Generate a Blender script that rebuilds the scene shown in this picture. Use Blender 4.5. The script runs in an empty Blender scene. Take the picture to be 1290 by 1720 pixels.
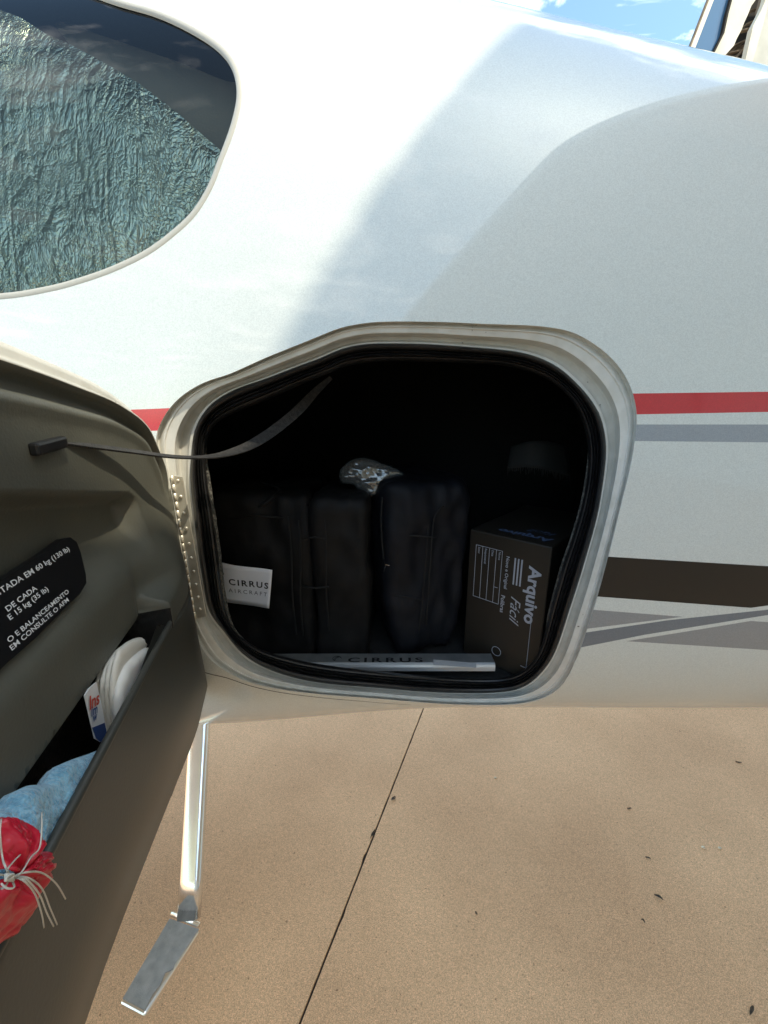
import bpy, math, random
from mathutils import Vector, noise
from mathutils.geometry import delaunay_2d_cdt
random.seed(4)
R = math.radians
scene = bpy.context.scene
COL = scene.collection
H = 1.45                                     # camera height
FPX, PITCH = 650.0, R(14.6)

# ------------------------------------------------------------------ camera, sky, sun, exposure
cd = bpy.data.cameras.new('camera'); cam = bpy.data.objects.new('camera', cd); COL.objects.link(cam)
cam.location = (0, 0, H); cam.rotation_euler = (R(90) - PITCH, 0, 0)
cd.sensor_fit = 'VERTICAL'; cd.sensor_height = 24; cd.sensor_width = 18; cd.lens = 24 * FPX / 1720
cd.clip_start = 0.01; cd.clip_end = 2000
scene.camera = cam
SUN = Vector((0.438, -0.34, 0.83)).normalized()
sl = bpy.data.lights.new('sun', 'SUN'); sl.energy = 2.0; sl.angle = R(0.53); sl.color = (1, .90, .70)
so = bpy.data.objects.new('sun', sl); COL.objects.link(so); so.location = (2, -6, 9)
so.rotation_euler = SUN.to_track_quat('Z', 'Y').to_euler()
w = bpy.data.worlds.new('World'); scene.world = w; w.use_nodes = True
wn = w.node_tree; wn.nodes.clear()
def N(nt, t, **k):
    n = nt.nodes.new(t)
    for a, b in k.items(): setattr(n, a, b)
    return n
sky = N(wn, 'ShaderNodeTexSky', sky_type='NISHITA', sun_disc=False)
sky.sun_elevation = math.asin(SUN.z); sky.sun_rotation = math.atan2(SUN.x, SUN.y)
sky.air_density = 1.0; sky.dust_density = 1.2; sky.ozone_density = 1.2
tc = N(wn, 'ShaderNodeTexCoord'); sep = N(wn, 'ShaderNodeSeparateXYZ'); wn.links.new(tc.outputs['Generated'], sep.inputs[0])
mz = N(wn, 'ShaderNodeMath', operation='MAXIMUM'); wn.links.new(sep.outputs[2], mz.inputs[0]); mz.inputs[1].default_value = .06
dv = N(wn, 'ShaderNodeVectorMath', operation='DIVIDE'); cmb = N(wn, 'ShaderNodeCombineXYZ')
for i in range(3): wn.links.new(mz.outputs[0], cmb.inputs[i])
wn.links.new(tc.outputs['Generated'], dv.inputs[0]); wn.links.new(cmb.outputs[0], dv.inputs[1])
ns = N(wn, 'ShaderNodeTexNoise'); ns.inputs['Scale'].default_value = 2.4; ns.inputs['Detail'].default_value = 9; ns.inputs['Roughness'].default_value = .62
ns.inputs['Distortion'].default_value = .4
mp = N(wn, 'ShaderNodeMapping'); mp.inputs['Location'].default_value = (1.60, .6, 0)
wn.links.new(dv.outputs[0], mp.inputs[0]); wn.links.new(mp.outputs[0], ns.inputs['Vector'])
rp = N(wn, 'ShaderNodeValToRGB'); rp.color_ramp.elements[0].position = .515; rp.color_ramp.elements[1].position = .67
wn.links.new(ns.outputs['Fac'], rp.inputs[0])
hz = N(wn, 'ShaderNodeMapRange'); hz.inputs[1].default_value = .0; hz.inputs[2].default_value = .12; wn.links.new(sep.outputs[2], hz.inputs[0])
mm = N(wn, 'ShaderNodeMath', operation='MULTIPLY'); wn.links.new(rp.outputs[0], mm.inputs[0]); wn.links.new(hz.outputs[0], mm.inputs[1])
m2 = N(wn, 'ShaderNodeMath', operation='MULTIPLY'); wn.links.new(mm.outputs[0], m2.inputs[0]); m2.inputs[1].default_value = .85
mx = N(wn, 'ShaderNodeMixRGB'); wn.links.new(m2.outputs[0], mx.inputs[0]); tnt = N(wn, 'ShaderNodeMixRGB', blend_type='MULTIPLY'); tnt.inputs[0].default_value = 1; tnt.inputs[2].default_value = (.93, 1.06, .98, 1); wn.links.new(sky.outputs[0], tnt.inputs[1]); wn.links.new(tnt.outputs[0], mx.inputs[1]); mx.inputs[2].default_value = (9.5, 9.9, 10.2, 1)
bg = N(wn, 'ShaderNodeBackground'); bg.inputs[1].default_value = .15; wn.links.new(mx.outputs[0], bg.inputs[0])
wo = N(wn, 'ShaderNodeOutputWorld'); wn.links.new(bg.outputs[0], wo.inputs[0])
scene.view_settings.view_transform = 'Standard'; scene.view_settings.look = 'None'
scene.view_settings.exposure = 1.34; scene.view_settings.gamma = 1
scene.render.engine = 'CYCLES'
scene.cycles.max_bounces = 8

# ------------------------------------------------------------------ helpers
def ray(px, py):
    a = (px - 645) / FPX; c = (860 - py) / FPX
    return Vector((a, math.cos(PITCH) + c * math.sin(PITCH), -math.sin(PITCH) + c * math.cos(PITCH)))
O0 = Vector((0, 0, H))
def at(px, py, Y):
    r = ray(px, py); return O0 + r * (Y / r.y)
def atz(px, py, z):
    r = ray(px, py); return O0 + r * ((z - H) / r.z)
def mat(name, col, rough=.5, metal=0, **k):
    m = bpy.data.materials.new(name); m.use_nodes = True
    b = m.node_tree.nodes['Principled BSDF']
    b.inputs['Base Color'].default_value = (*col, 1); b.inputs['Roughness'].default_value = rough; b.inputs['Metallic'].default_value = metal
    for a, v in k.items(): b.inputs[a.replace('_', ' ')].default_value = v
    return m
def texture(m, scale, c1, c2, p0=.3, p1=.7, bump=0, bscale=None, detail=6, stretch=(1, 1, 1), dist=.002, rough=None):
    nt = m.node_tree; b = nt.nodes['Principled BSDF']
    t = N(nt, 'ShaderNodeTexCoord'); mpp = N(nt, 'ShaderNodeMapping'); mpp.inputs['Scale'].default_value = stretch
    nt.links.new(t.outputs['Object'], mpp.inputs[0])
    n = N(nt, 'ShaderNodeTexNoise'); n.inputs['Scale'].default_value = scale; n.inputs['Detail'].default_value = detail
    nt.links.new(mpp.outputs[0], n.inputs['Vector'])
    r = N(nt, 'ShaderNodeValToRGB'); r.color_ramp.elements[0].position = p0; r.color_ramp.elements[1].position = p1
    r.color_ramp.elements[0].color = (*c1, 1); r.color_ramp.elements[1].color = (*c2, 1)
    nt.links.new(n.outputs['Fac'], r.inputs[0]); nt.links.new(r.outputs[0], b.inputs['Base Color'])
    if rough:
        q = N(nt, 'ShaderNodeMapRange'); q.inputs[3].default_value = rough[0]; q.inputs[4].default_value = rough[1]
        nt.links.new(n.outputs['Fac'], q.inputs[0]); nt.links.new(q.outputs[0], b.inputs['Roughness'])
    if bump:
        n2 = N(nt, 'ShaderNodeTexNoise'); n2.inputs['Scale'].default_value = bscale or scale; n2.inputs['Detail'].default_value = 5
        nt.links.new(mpp.outputs[0], n2.inputs['Vector'])
        bp = N(nt, 'ShaderNodeBump'); bp.inputs['Strength'].default_value = bump; bp.inputs['Distance'].default_value = dist
        nt.links.new(n2.outputs['Fac'], bp.inputs['Height']); nt.links.new(bp.outputs[0], b.inputs['Normal'])
    return m
def obj(name, vs, fs, m, parent=None, smooth=True, mi=None, normals=None, label=None):
    me = bpy.data.meshes.new(name); me.from_pydata([tuple(v) for v in vs], [], fs)
    for q in (m if isinstance(m, (list, tuple)) else [m]): me.materials.append(q)
    if mi: me.polygons.foreach_set('material_index', mi)
    if smooth: me.polygons.foreach_set('use_smooth', [True] * len(me.polygons))
    me.update()
    if normals: me.normals_split_custom_set_from_vertices([tuple(n) for n in normals])
    o = bpy.data.objects.new(name, me); COL.objects.link(o)
    if parent:
        o.parent = parent; o.matrix_parent_inverse = parent.matrix_world.inverted() if parent.type == 'EMPTY' else o.matrix_parent_inverse
    if label: o['label'] = label
    return o
def thing(name, label, cat, loc=(0, 0, 0), group=None):
    o = bpy.data.objects.new(name, None); COL.objects.link(o); o.location = loc; o.empty_display_size = .1
    o.matrix_world = __import__('mathutils').Matrix.Translation(loc)
    o['label'] = label; o['category'] = cat
    if group: o['group'] = group
    return o
def tag(o, label, cat, group=None):
    o['label'] = label; o['category'] = cat
    if group: o['group'] = group
    return o
class MB:
    def __init__(s): s.v = []; s.f = []; s.mi = []
    def add(s, vs, fs, mi=0):
        k = len(s.v); s.v += [Vector(v) for v in vs]; s.f += [tuple(i + k for i in f) for f in fs]; s.mi += [mi] * len(fs)
        return s
    def box(s, o, x, y, z, mi=0):             # origin corner and three edge vectors
        o, x, y, z = map(Vector, (o, x, y, z))
        vs = [o, o + x, o + x + y, o + y, o + z, o + x + z, o + x + y + z, o + y + z]
        fs = [(0, 3, 2, 1), (4, 5, 6, 7), (0, 1, 5, 4), (1, 2, 6, 5), (2, 3, 7, 6), (3, 0, 4, 7)]
        if x.cross(y).dot(z) < 0: fs = [f[::-1] for f in fs]
        return s.add(vs, fs, mi)
    def tube(s, pts, r, n=8, cap=True, mi=0, closed=False):
        pts = [Vector(p) for p in pts]; L = len(pts); rr = r if isinstance(r, (list, tuple)) else [r] * L
        vs = []; up = None
        for i, p in enumerate(pts):
            a = pts[(i - 1) % L] if closed or i else p; b = pts[(i + 1) % L] if closed or i < L - 1 else p
            t = (b - a).normalized()
            if up is None: up = t.orthogonal().normalized()
            up = (up - t * up.dot(t)).normalized(); q = t.cross(up)
            vs += [p + (up * math.cos(2 * math.pi * j / n) + q * math.sin(2 * math.pi * j / n)) * rr[i] for j in range(n)]
        fs = []
        for i in range(L if closed else L - 1):
            for j in range(n):
                i2 = (i + 1) % L
                fs.append((i * n + j, i * n + (j + 1) % n, i2 * n + (j + 1) % n, i2 * n + j))
        if cap and not closed: fs += [tuple(range(n))[::-1], tuple((L - 1) * n + j for j in range(n))]
        return s.add(vs, fs, mi)
    def prism(s, poly, d, mi=0):              # polygon of points, extruded by vector d
        poly = [Vector(p) for p in poly]; n = len(poly); d = Vector(d)
        nn = Vector((0, 0, 0))
        for i in range(n): nn += poly[i].cross(poly[(i + 1) % n])
        if nn.dot(d) > 0: poly = poly[::-1]
        fs = [tuple(range(n)), tuple(range(2 * n - 1, n - 1, -1))] + [(i, i + n, (i + 1) % n + n, (i + 1) % n) for i in range(n)]
        return s.add(poly + [p + d for p in poly], fs, mi)
    def build(s, name, m, parent=None, smooth=False, label=None):
        return obj(name, s.v, s.f, m, parent, smooth, s.mi if isinstance(m, (list, tuple)) else None, label=label)
def bevel(o, wd, seg=2):
    b = o.modifiers.new('bevel', 'BEVEL'); b.width = wd; b.segments = seg; b.limit_method = 'ANGLE'; b.angle_limit = R(35); b.harden_normals = False
    return o
def inpoly(x, y, P):
    c = False; n = len(P); j = n - 1
    for i in range(n):
        xi, yi = P[i]; xj, yj = P[j]
        if (yi > y) != (yj > y) and x < (xj - xi) * (y - yi) / (yj - yi) + xi: c = not c
        j = i
    return c
def edist(x, y, P):
    m = 1e9; n = len(P)
    for i in range(n):
        ax, ay = P[i]; bx, by = P[(i + 1) % n]; dx, dy = bx - ax, by - ay
        t = max(0, min(1, ((x - ax) * dx + (y - ay) * dy) / (dx * dx + dy * dy + 1e-12)))
        m = min(m, (x - ax - t * dx) ** 2 + (y - ay - t * dy) ** 2)
    return math.sqrt(m)
def catmull(P, k=4, closed=True):
    out = []; n = len(P)
    for i in range(n if closed else n - 1):
        g = (lambda j: P[j % n]) if closed else (lambda j: P[max(0, min(n - 1, j))])
        p0, p1, p2, p3 = g(i - 1), g(i), g(i + 1), g(i + 2)
        for q in range(k):
            t = q / k
            out.append(tuple(.5 * (2 * b + (c - a) * t + (2 * a - 5 * b + 4 * c - d) * t * t + (3 * b - a - 3 * c + d) * t ** 3) for a, b, c, d in zip(p0, p1, p2, p3)))
    if not closed: out.append(tuple(P[-1]))
    return out
def S(t):
    t = max(0, min(1, t)); return t * t * (3 - 2 * t)
def cdt(outline, step, extra=(), lines=(), skip=0):
    """triangulate a 2D outline with a regular inner grid; returns pts, tris"""
    pts = [Vector(p) for p in outline]; n = len(pts); ed = [(i, (i + 1) % n) for i in range(n)]
    for L in lines:
        k = len(pts); pts += [Vector(p) for p in L]; ed += [(k + i, k + i + 1) for i in range(len(L) - 1)]
    xs = [p[0] for p in outline]; ys = [p[1] for p in outline]
    x = min(xs) + step * .5
    while x < max(xs):
        y = min(ys) + step * .5
        while y < max(ys):
            if inpoly(x, y, outline) and edist(x, y, outline) > (step * .45 if not skip else skip): pts.append(Vector((x, y)))
            y += step
        x += step
    v, e, f, *_ = delaunay_2d_cdt(pts, ed, [], 0, 1e-7)
    tr = []
    for t in f:
        cx = sum(v[i][0] for i in t) / 3; cy = sum(v[i][1] for i in t) / 3
        if inpoly(cx, cy, outline): tr.append(tuple(t))
    return [tuple(p) for p in v], tr
def pillow(name, outline, o, u, v, nrm, thick, step, m, parent=None, rim=.03, wr=0, wf=20, flat=.15, seed=0, label=None, stretch=(1, 1)):
    """soft closed body: outline (2D in u,v) swelling to 'thick' along nrm on both sides"""
    P, T = cdt(outline, step); n = len(P); vs = []
    for sgn in (1, -1):
        for a, b in P:
            d = edist(a, b, outline); h = thick * (flat + (1 - flat) * math.sqrt(max(0, min(1, 1 - (1 - min(1, d / rim)) ** 2)))) if d > 1e-5 else 0
            q = noise.noise(Vector((a * wf * stretch[0], b * wf * stretch[1], seed + sgn))) + .5 * (1 - abs(noise.noise(Vector((a * wf * 2.3 * stretch[0], b * wf * 2.3 * stretch[1], seed + 9)))) * 2)
            vs.append(Vector(o) + Vector(u) * a + Vector(v) * b + Vector(nrm) * (sgn * h + wr * q * min(1, d / (rim * .5))))
    fs = []
    k = Vector(u).cross(Vector(v)).dot(Vector(nrm)) > 0
    for t in T:
        a, b, c = P[t[0]], P[t[1]], P[t[2]]
        ccw = (b[0] - a[0]) * (c[1] - a[1]) - (b[1] - a[1]) * (c[0] - a[0]) > 0
        tt = t if ccw == k else t[::-1]
        fs.append(tt); fs.append(tuple(i + n for i in tt[::-1]))
    me = obj(name, vs, fs, m, parent, label=label)
    import bmesh
    bm = bmesh.new(); bm.from_mesh(me.data); bmesh.ops.remove_doubles(bm, verts=bm.verts, dist=1e-5); bm.to_mesh(me.data); bm.free()
    return me
def text(name, body, o, u, v, nrm, size, m, parent, bold=0, space=1, shear=0, align='LEFT', lift=.0006, fit=None, surf=None):
    c = bpy.data.curves.new('t', 'FONT'); c.body = body; c.size = 1; c.offset = bold; c.space_character = space; c.shear = shear; c.align_x = align; c.resolution_u = 3
    t = bpy.data.objects.new('t', c); COL.objects.link(t); bpy.context.view_layer.update()
    me = bpy.data.meshes.new_from_object(t.evaluated_get(bpy.context.evaluated_depsgraph_get()))
    vs = [(p.co.x, p.co.y) for p in me.vertices]; fs = [tuple(p.vertices) for p in me.polygons]
    bpy.data.objects.remove(t); bpy.data.curves.remove(c); bpy.data.meshes.remove(me)
    o, u, v, nrm = map(Vector, (o, u, v, nrm))
    wid = max(p[0] for p in vs) - min(p[0] for p in vs); sx = fit / wid if fit else size
    out = [(surf(o + u * (a * sx) + v * (b * size)) if surf else o + u * (a * sx) + v * (b * size) + nrm * lift) for a, b in vs]
    return obj(name, out, fs, m, parent, smooth=False)

# ------------------------------------------------------------------ materials
def paint(name, col, coat=1.0):
    m = mat(name, col, .42, 0, Coat_Weight=coat, Coat_Roughness=.035, Coat_IOR=1.55)
    nt = m.node_tree; b = nt.nodes['Principled BSDF']
    t = N(nt, 'ShaderNodeTexCoord'); v = N(nt, 'ShaderNodeTexVoronoi'); v.inputs['Scale'].default_value = 900
    nt.links.new(t.outputs['Object'], v.inputs['Vector'])
    h = N(nt, 'ShaderNodeSeparateColor'); nt.links.new(v.outputs['Color'], h.inputs[0])
    r = N(nt, 'ShaderNodeMapRange'); r.inputs[3].default_value = .90; r.inputs[4].default_value = 1.08; nt.links.new(h.outputs[0], r.inputs[0])
    x = N(nt, 'ShaderNodeVectorMath', operation='SCALE'); x.inputs[0].default_value = col; nt.links.new(r.outputs[0], x.inputs['Scale'])
    nt.links.new(x.outputs[0], b.inputs['Base Color'])
    n = N(nt, 'ShaderNodeTexNoise'); n.inputs['Scale'].default_value = 700; n.inputs['Detail'].default_value = 1; nt.links.new(t.outputs['Object'], n.inputs['Vector'])
    bp = N(nt, 'ShaderNodeBump'); bp.inputs['Strength'].default_value = .12; bp.inputs['Distance'].default_value = .0006
    nt.links.new(n.outputs['Fac'], bp.inputs['Height']); nt.links.new(bp.outputs[0], b.inputs['Normal'])
    return m
M = {}
M['white'] = paint('pearl white paint', (.635, .665, .635))
M['red'] = paint('red stripe paint', (.50, .018, .030))
M['grey1'] = paint('grey stripe paint', (.29, .32, .35))
M['black'] = paint('black stripe paint', (.010, .009, .008), .12)
M['grey2'] = paint('warm grey stripe paint', (.255, .27, .285))
M['slate'] = paint('slate stripe paint', (.14, .17, .205))
M['gap'] = mat('panel gap sealant', (.05, .05, .05), .6)
M['frame'] = texture(mat('door frame paint', (.62, .60, .55), .33, 0, Coat_Weight=.3), 45, (.56, .55, .50), (.63, .62, .575), .35, .6, .06, 200, dist=.0003)
q_ = M['frame'].node_tree; b_ = q_.nodes['Principled BSDF']; so3 = b_.inputs['Base Color'].links[0].from_socket
t_ = N(q_, 'ShaderNodeTexCoord'); n_ = N(q_, 'ShaderNodeTexNoise'); n_.inputs['Scale'].default_value = 95; n_.inputs['Detail'].default_value = 3; q_.links.new(t_.outputs['Object'], n_.inputs['Vector'])
r_ = N(q_, 'ShaderNodeValToRGB'); r_.color_ramp.elements[0].position = .235; r_.color_ramp.elements[1].position = .27; r_.color_ramp.elements[0].color = (.12, .10, .09, 1); q_.links.new(n_.outputs['Fac'], r_.inputs[0])
x_ = N(q_, 'ShaderNodeMixRGB', blend_type='MULTIPLY'); x_.inputs[0].default_value = 1; q_.links.new(so3, x_.inputs[1]); q_.links.new(r_.outputs[0], x_.inputs[2]); q_.links.new(x_.outputs[0], b_.inputs['Base Color'])
M['rubber'] = texture(mat('black rubber', (.02, .02, .02), .42), 30, (.007, .007, .008), (.018, .017, .017), bump=.2, bscale=200, dist=.0005)
M['trim'] = texture(mat('grey green moulded trim', (.11, .11, .09), .5), 9, (.080, .081, .066), (.106, .106, .086), .3, .7, .5, 420, dist=.0005)
M['pocket'] = texture(mat('shade darkened pocket trim', (.05, .05, .042), .42), 6, (.048, .048, .040), (.062, .062, .052), .3, .7, .35, 420, dist=.0004)  # door trim darkened in colour to paint in shade on the pocket front
M['carpet'] = texture(mat('black carpet and pocket shade', (.006, .006, .006), .95), 120, (.004, .004, .004), (.009, .009, .009), bump=.8, bscale=400)
M['fuzz'] = texture(mat('grey carpet edge', (.1, .1, .09), .9), 300, (.025, .025, .022), (.13, .125, .11), .42, .62, bump=.8, bscale=400)
M['hinge'] = texture(mat('anodised hinge metal', (.62, .58, .48), .38, .55), 50, (.55, .50, .40), (.72, .69, .60), bump=.1, bscale=150, dist=.0004)
M['chrome'] = texture(mat('polished aluminium', (.85, .85, .86), .10, 1), 12, (.80, .80, .81), (.95, .95, .95), .3, .7, .12, 26, rough=(.06, .22), dist=.002, stretch=(1, 1, .25))
M['brushed'] = texture(mat('brushed aluminium', (.7, .7, .7), .36, .45), 40, (.50, .53, .55), (.66, .68, .70), bump=.1, bscale=90, stretch=(.1, 1, 1), dist=.0005)
M['grit'] = texture(mat('grey abrasive tread', (.19, .20, .21), .85), 60, (.31, .33, .335), (.44, .455, .46), .3, .7, .9, 700, dist=.001)
M['print'] = mat('white lettering', (.72, .74, .76), .6)
M['placard'] = mat('black placard film', (.004, .004, .005), .45)
M['ink'] = mat('black print', (.01, .01, .012), .5)
M['inkgrey'] = mat('grey print', (.12, .12, .13), .5)
M['label'] = mat('white woven label', (.80, .80, .84), .6)
M['bag'] = texture(mat('black nylon', (.012, .012, .012), .6, 0, Specular_IOR_Level=.22), 30, (.006, .006, .006), (.012, .0115, .0115), bump=.5, bscale=500, dist=.0006)
M['bagblue'] = texture(mat('dark navy nylon', (.012, .013, .02), .6, 0, Specular_IOR_Level=.22), 30, (.005, .0055, .0075), (.010, .011, .015), bump=.5, bscale=500, dist=.0006)
M['piping'] = mat('black piping', (.007, .007, .007), .8)
M['box'] = texture(mat('dark corrugated plastic', (.03, .024, .018), .45, 0, Specular_IOR_Level=.3), 4, (.016, .013, .010), (.028, .023, .017), bump=.2, bscale=80, stretch=(1, 1, .05), dist=.0006)
M['boxprint'] = mat('pale box print', (.33, .35, .40), .6)
M['foil'] = mat('crumpled clear plastic', (.30, .31, .30), .15, .6, Alpha=.75)
M['strap'] = texture(mat('black webbing', (.035, .033, .03), .7), 200, (.010, .010, .010), (.040, .038, .036), bump=.9, bscale=600, dist=.001)
M['plastic'] = mat('white translucent plastic', (.80, .77, .72), .3, 0, Subsurface_Weight=.15, Subsurface_Radius=(.02, .015, .01))
M['cream'] = mat('ivory plastic', (.76, .72, .64), .35, 0, Subsurface_Weight=.1, Subsurface_Radius=(.01, .01, .01))
M['towel'] = texture(mat('light blue terry cloth', (.15, .42, .62), .95, 0, Sheen_Weight=.5), 300, (.13, .36, .55), (.30, .60, .78), .35, .65, 1.0, 520, dist=.003)
M['redbag'] = texture(mat('red plastic film', (.5, .01, .03), .28), 12, (.42, .008, .022), (.62, .02, .045), bump=.6, bscale=30, dist=.004)
M['string'] = mat('white cotton string', (.62, .58, .50), .9)
M['paper'] = mat('white printed paper', (.75, .75, .76), .4)
M['rednk'] = mat('red print', (.55, .06, .03), .5); M['bluenk'] = mat('blue print', (.03, .07, .22), .5)
M['winseal'] = mat('grey window sealant', (.42, .41, .37), .55)

# ------------------------------------------------------------------ ground
gm = texture(mat('sealed brown concrete', (.3, .2, .13), .75), 430, (.49, .285, .150), (.76, .51, .295), .36, .64, 0, 900, detail=12, dist=.0005)
nt = gm.node_tree; b = nt.nodes['Principled BSDF']; src = b.inputs['Base Color'].links[0].from_socket
t = N(nt, 'ShaderNodeTexCoord')
n1 = N(nt, 'ShaderNodeTexNoise'); n1.inputs['Scale'].default_value = 1.7; n1.inputs['Detail'].default_value = 5; nt.links.new(t.outputs['Object'], n1.inputs['Vector'])
r1 = N(nt, 'ShaderNodeValToRGB'); r1.color_ramp.elements[0].position = .32; r1.color_ramp.elements[1].position = .68
r1.color_ramp.elements[0].color = (.86, .82, .79, 1); r1.color_ramp.elements[1].color = (1.12, 1.12, 1.12, 1); nt.links.new(n1.outputs['Fac'], r1.inputs[0])
x1 = N(nt, 'ShaderNodeMixRGB', blend_type='MULTIPLY'); x1.inputs[0].default_value = 1; nt.links.new(src, x1.inputs[1]); nt.links.new(r1.outputs[0], x1.inputs[2])
n2 = N(nt, 'ShaderNodeTexNoise'); n2.inputs['Scale'].default_value = 110; n2.inputs['Detail'].default_value = 7; nt.links.new(t.outputs['Object'], n2.inputs['Vector'])
r2 = N(nt, 'ShaderNodeValToRGB'); r2.color_ramp.elements[0].position = .29; r2.color_ramp.elements[1].position = .335; r2.color_ramp.elements[0].color = (.45, .40, .36, 1)
nt.links.new(n2.outputs['Fac'], r2.inputs[0])
x2 = N(nt, 'ShaderNodeMixRGB', blend_type='MULTIPLY'); x2.inputs[0].default_value = 1; nt.links.new(x1.outputs[0], x2.inputs[1]); nt.links.new(r2.outputs[0], x2.inputs[2])
prev = x2.outputs[0]
for sc_, lo_, hi_ in ((620, .88, 1.26), (240, .94, 1.14)):
    v_ = N(nt, 'ShaderNodeTexVoronoi'); v_.inputs['Scale'].default_value = sc_; nt.links.new(t.outputs['Object'], v_.inputs['Vector'])
    sp3 = N(nt, 'ShaderNodeSeparateColor'); nt.links.new(v_.outputs['Color'], sp3.inputs[0])
    mr_ = N(nt, 'ShaderNodeMapRange'); mr_.inputs[3].default_value = lo_; mr_.inputs[4].default_value = hi_; nt.links.new(sp3.outputs[0], mr_.inputs[0])
    vs_ = N(nt, 'ShaderNodeVectorMath', operation='SCALE'); nt.links.new(prev, vs_.inputs[0]); nt.links.new(mr_.outputs[0], vs_.inputs['Scale']); prev = vs_.outputs[0]
nt.links.new(prev, b.inputs['Base Color'])
jm = mat('dark joint filler', (.03, .022, .016), .9)
far = texture(mat('pale apron concrete', (.34, .29, .23), .85), 1.2, (.28, .235, .185), (.38, .33, .27), bump=.2, bscale=60)
g = obj('ground', [(-400, -400, -.012), (400, -400, -.012), (400, 400, -.012), (-400, 400, -.012)], [(0, 1, 2, 3)], [far], smooth=False); g['kind'] = 'structure'
jf = obj('joint_filler', [(-15, -15, -.006), (15, -15, -.006), (15, 15, -.006), (-15, 15, -.006)], [(0, 1, 2, 3)], jm, smooth=False); jf['kind'] = 'structure'
A = atz(712, 1188, 0); B = atz(503, 1720, 0); jd = (A - B).normalized(); jn = Vector((jd.y, -jd.x, 0))
pav = bpy.data.objects.new('pavement', None); COL.objects.link(pav); pav['kind'] = 'structure'
gap = .0028; L = 5.0
for i in range(-3, 3):
    for j in range(-3, 3):
        o = B + jn * (i * L + gap) + jd * (j * L - 1.9 + gap); o.z = -.05
        zt_ = Vector((0, 0, .05 + random.uniform(-.0004, 0))); W_ = L - 2 * gap; pl_ = []
        if -1 <= i <= 0 and j == 0:
            for a_, b_, c_, d_ in ((0, 0, 1, 0), (1, 0, 0, 1), (1, 1, -1, 0), (0, 1, 0, -1)):
                for k in range(400):
                    f_ = k / 400; n_ = noise.noise(Vector((i * 7 + f_ * 90, a_ * 3 + b_ * 5, j))) * .0010 + max(0, noise.noise(Vector((f_ * 60, i * 5 + a_, 3))) - .42) * .018
                    q_ = o + jn * (W_ * (a_ + c_ * f_)) + jd * (W_ * (b_ + d_ * f_)); ce = o + jn * W_ / 2 + jd * W_ / 2
                    pl_.append(q_ + (jd * (1 if b_ == 0 else -1) if c_ else jn * (-1 if a_ else 1)) * max(-.0008, n_))
        else: pl_ = [o, o + jn * W_, o + jn * W_ + jd * W_, o + jd * W_]
        mb = MB().prism(pl_, zt_)
        sb = bevel(mb.build('slab', gm, pav), .0015, 2)
        sb['kind'] = 'structure'

# ------------------------------------------------------------------ aircraft body
YC, ZC = 1.05, H - .05
def dims(x):
    xx = max(-2.5, min(x, 3.4))
    a = .5 - .03 * max(xx, 0) - (.02 * (xx - 1) ** 2 if xx > 1 else 0)
    bt = .785 - .19 * xx if xx > -.2 else .785 + .038 - .04 * (xx + .2) ** 2
    if xx > 1: bt = .785 - .19 + (-.19) * (xx - 1) + .045 * (xx - 1) ** 2
    bb = .645 + .025 * min(xx, 1)
    bb += .062 * S((.16 - xx) / .62)
    if xx > 1: bb -= .05 * (xx - 1) ** 1.5
    return a, bt, bb
def surf(x, t, d=0):
    a, bt, bb = dims(x); up = math.sin(t) > 0
    bz = (bt if up else bb) - d; k = (.05 if up else .13); r = 1 + k * math.sin(2 * t) ** 2
    return Vector((x, YC - (a - d) * math.cos(t) * r, ZC + bz * math.sin(t) * r))
def fimp(p, d):
    a, bt, bb = dims(p.x); dz = p.z - ZC; up = dz > 0
    bz = (bt if up else bb) - d; dy = (YC - p.y) / (a - d); dz /= bz; t = math.atan2(dz, dy)
    return math.hypot(dy, dz) - (1 + (.05 if up else .13) * math.sin(2 * t) ** 2), t
def hit(px, py, d=0):
    for tries in range(60):
        r = ray(px, py); s = .3
        while s < 2.6:
            v, _ = fimp(O0 + r * s, d)
            if v < 0:
                lo, hi = s - .01, s
                for _ in range(24):
                    m_ = (lo + hi) / 2
                    if fimp(O0 + r * m_, d)[0] < 0: hi = m_
                    else: lo = m_
                p = O0 + r * hi; return p, fimp(p, d)[1]
            s += .01
        py += -1.5 if py > 860 else 1.5
    raise RuntimeError('no hit %s %s' % (px, py))
def xt(px, py, d=0):
    p, t = hit(px, py, d); return (p.x, t)

OUT = [(263,726),(282,689),(310,661),(350,639),(382,630),(444,602),(506,577),(568,552),(599,545),(630,541),(680,540),(745,541),(810,544),(870,546),(908,548),(957,556),(989,572),(1022,596),(1048,627),(1063,660),(1070,696),(1067,735),(1058,787),(1045,840),(1024,925),(1004,1000),(985,1060),(976,1088),(963,1118),(948,1147),(923,1168),(886,1180),(840,1184),(762,1183),(700,1179),(630,1173),(537,1166),(460,1156),(413,1144),(382,1129),(351,1106),(334,1078),(322,1050),(308,990),(295,920),(282,845),(270,785),(262,750)]
SA = [(322,757),(325,728),(339,697),(360,674),(397,653),(444,637),(506,613),(537,602),(568,588),(599,580),(630,577),(680,577),(720,578),(778,582),(849,588),(892,596),(934,614),(966,641),(992,670),(1009,700),(1017,735),(1018,768),(1012,817),(1003,868),(985,933),(970,983),(954,1032),(942,1070),(929,1103),(914,1125),(892,1147),(867,1159),(824,1164),(762,1164),(700,1161),(630,1155),(537,1147),(475,1133),(428,1113),(397,1088),(376,1060),(351,1027),(341,977),(333,928),(325,859),(319,800)]
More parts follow.
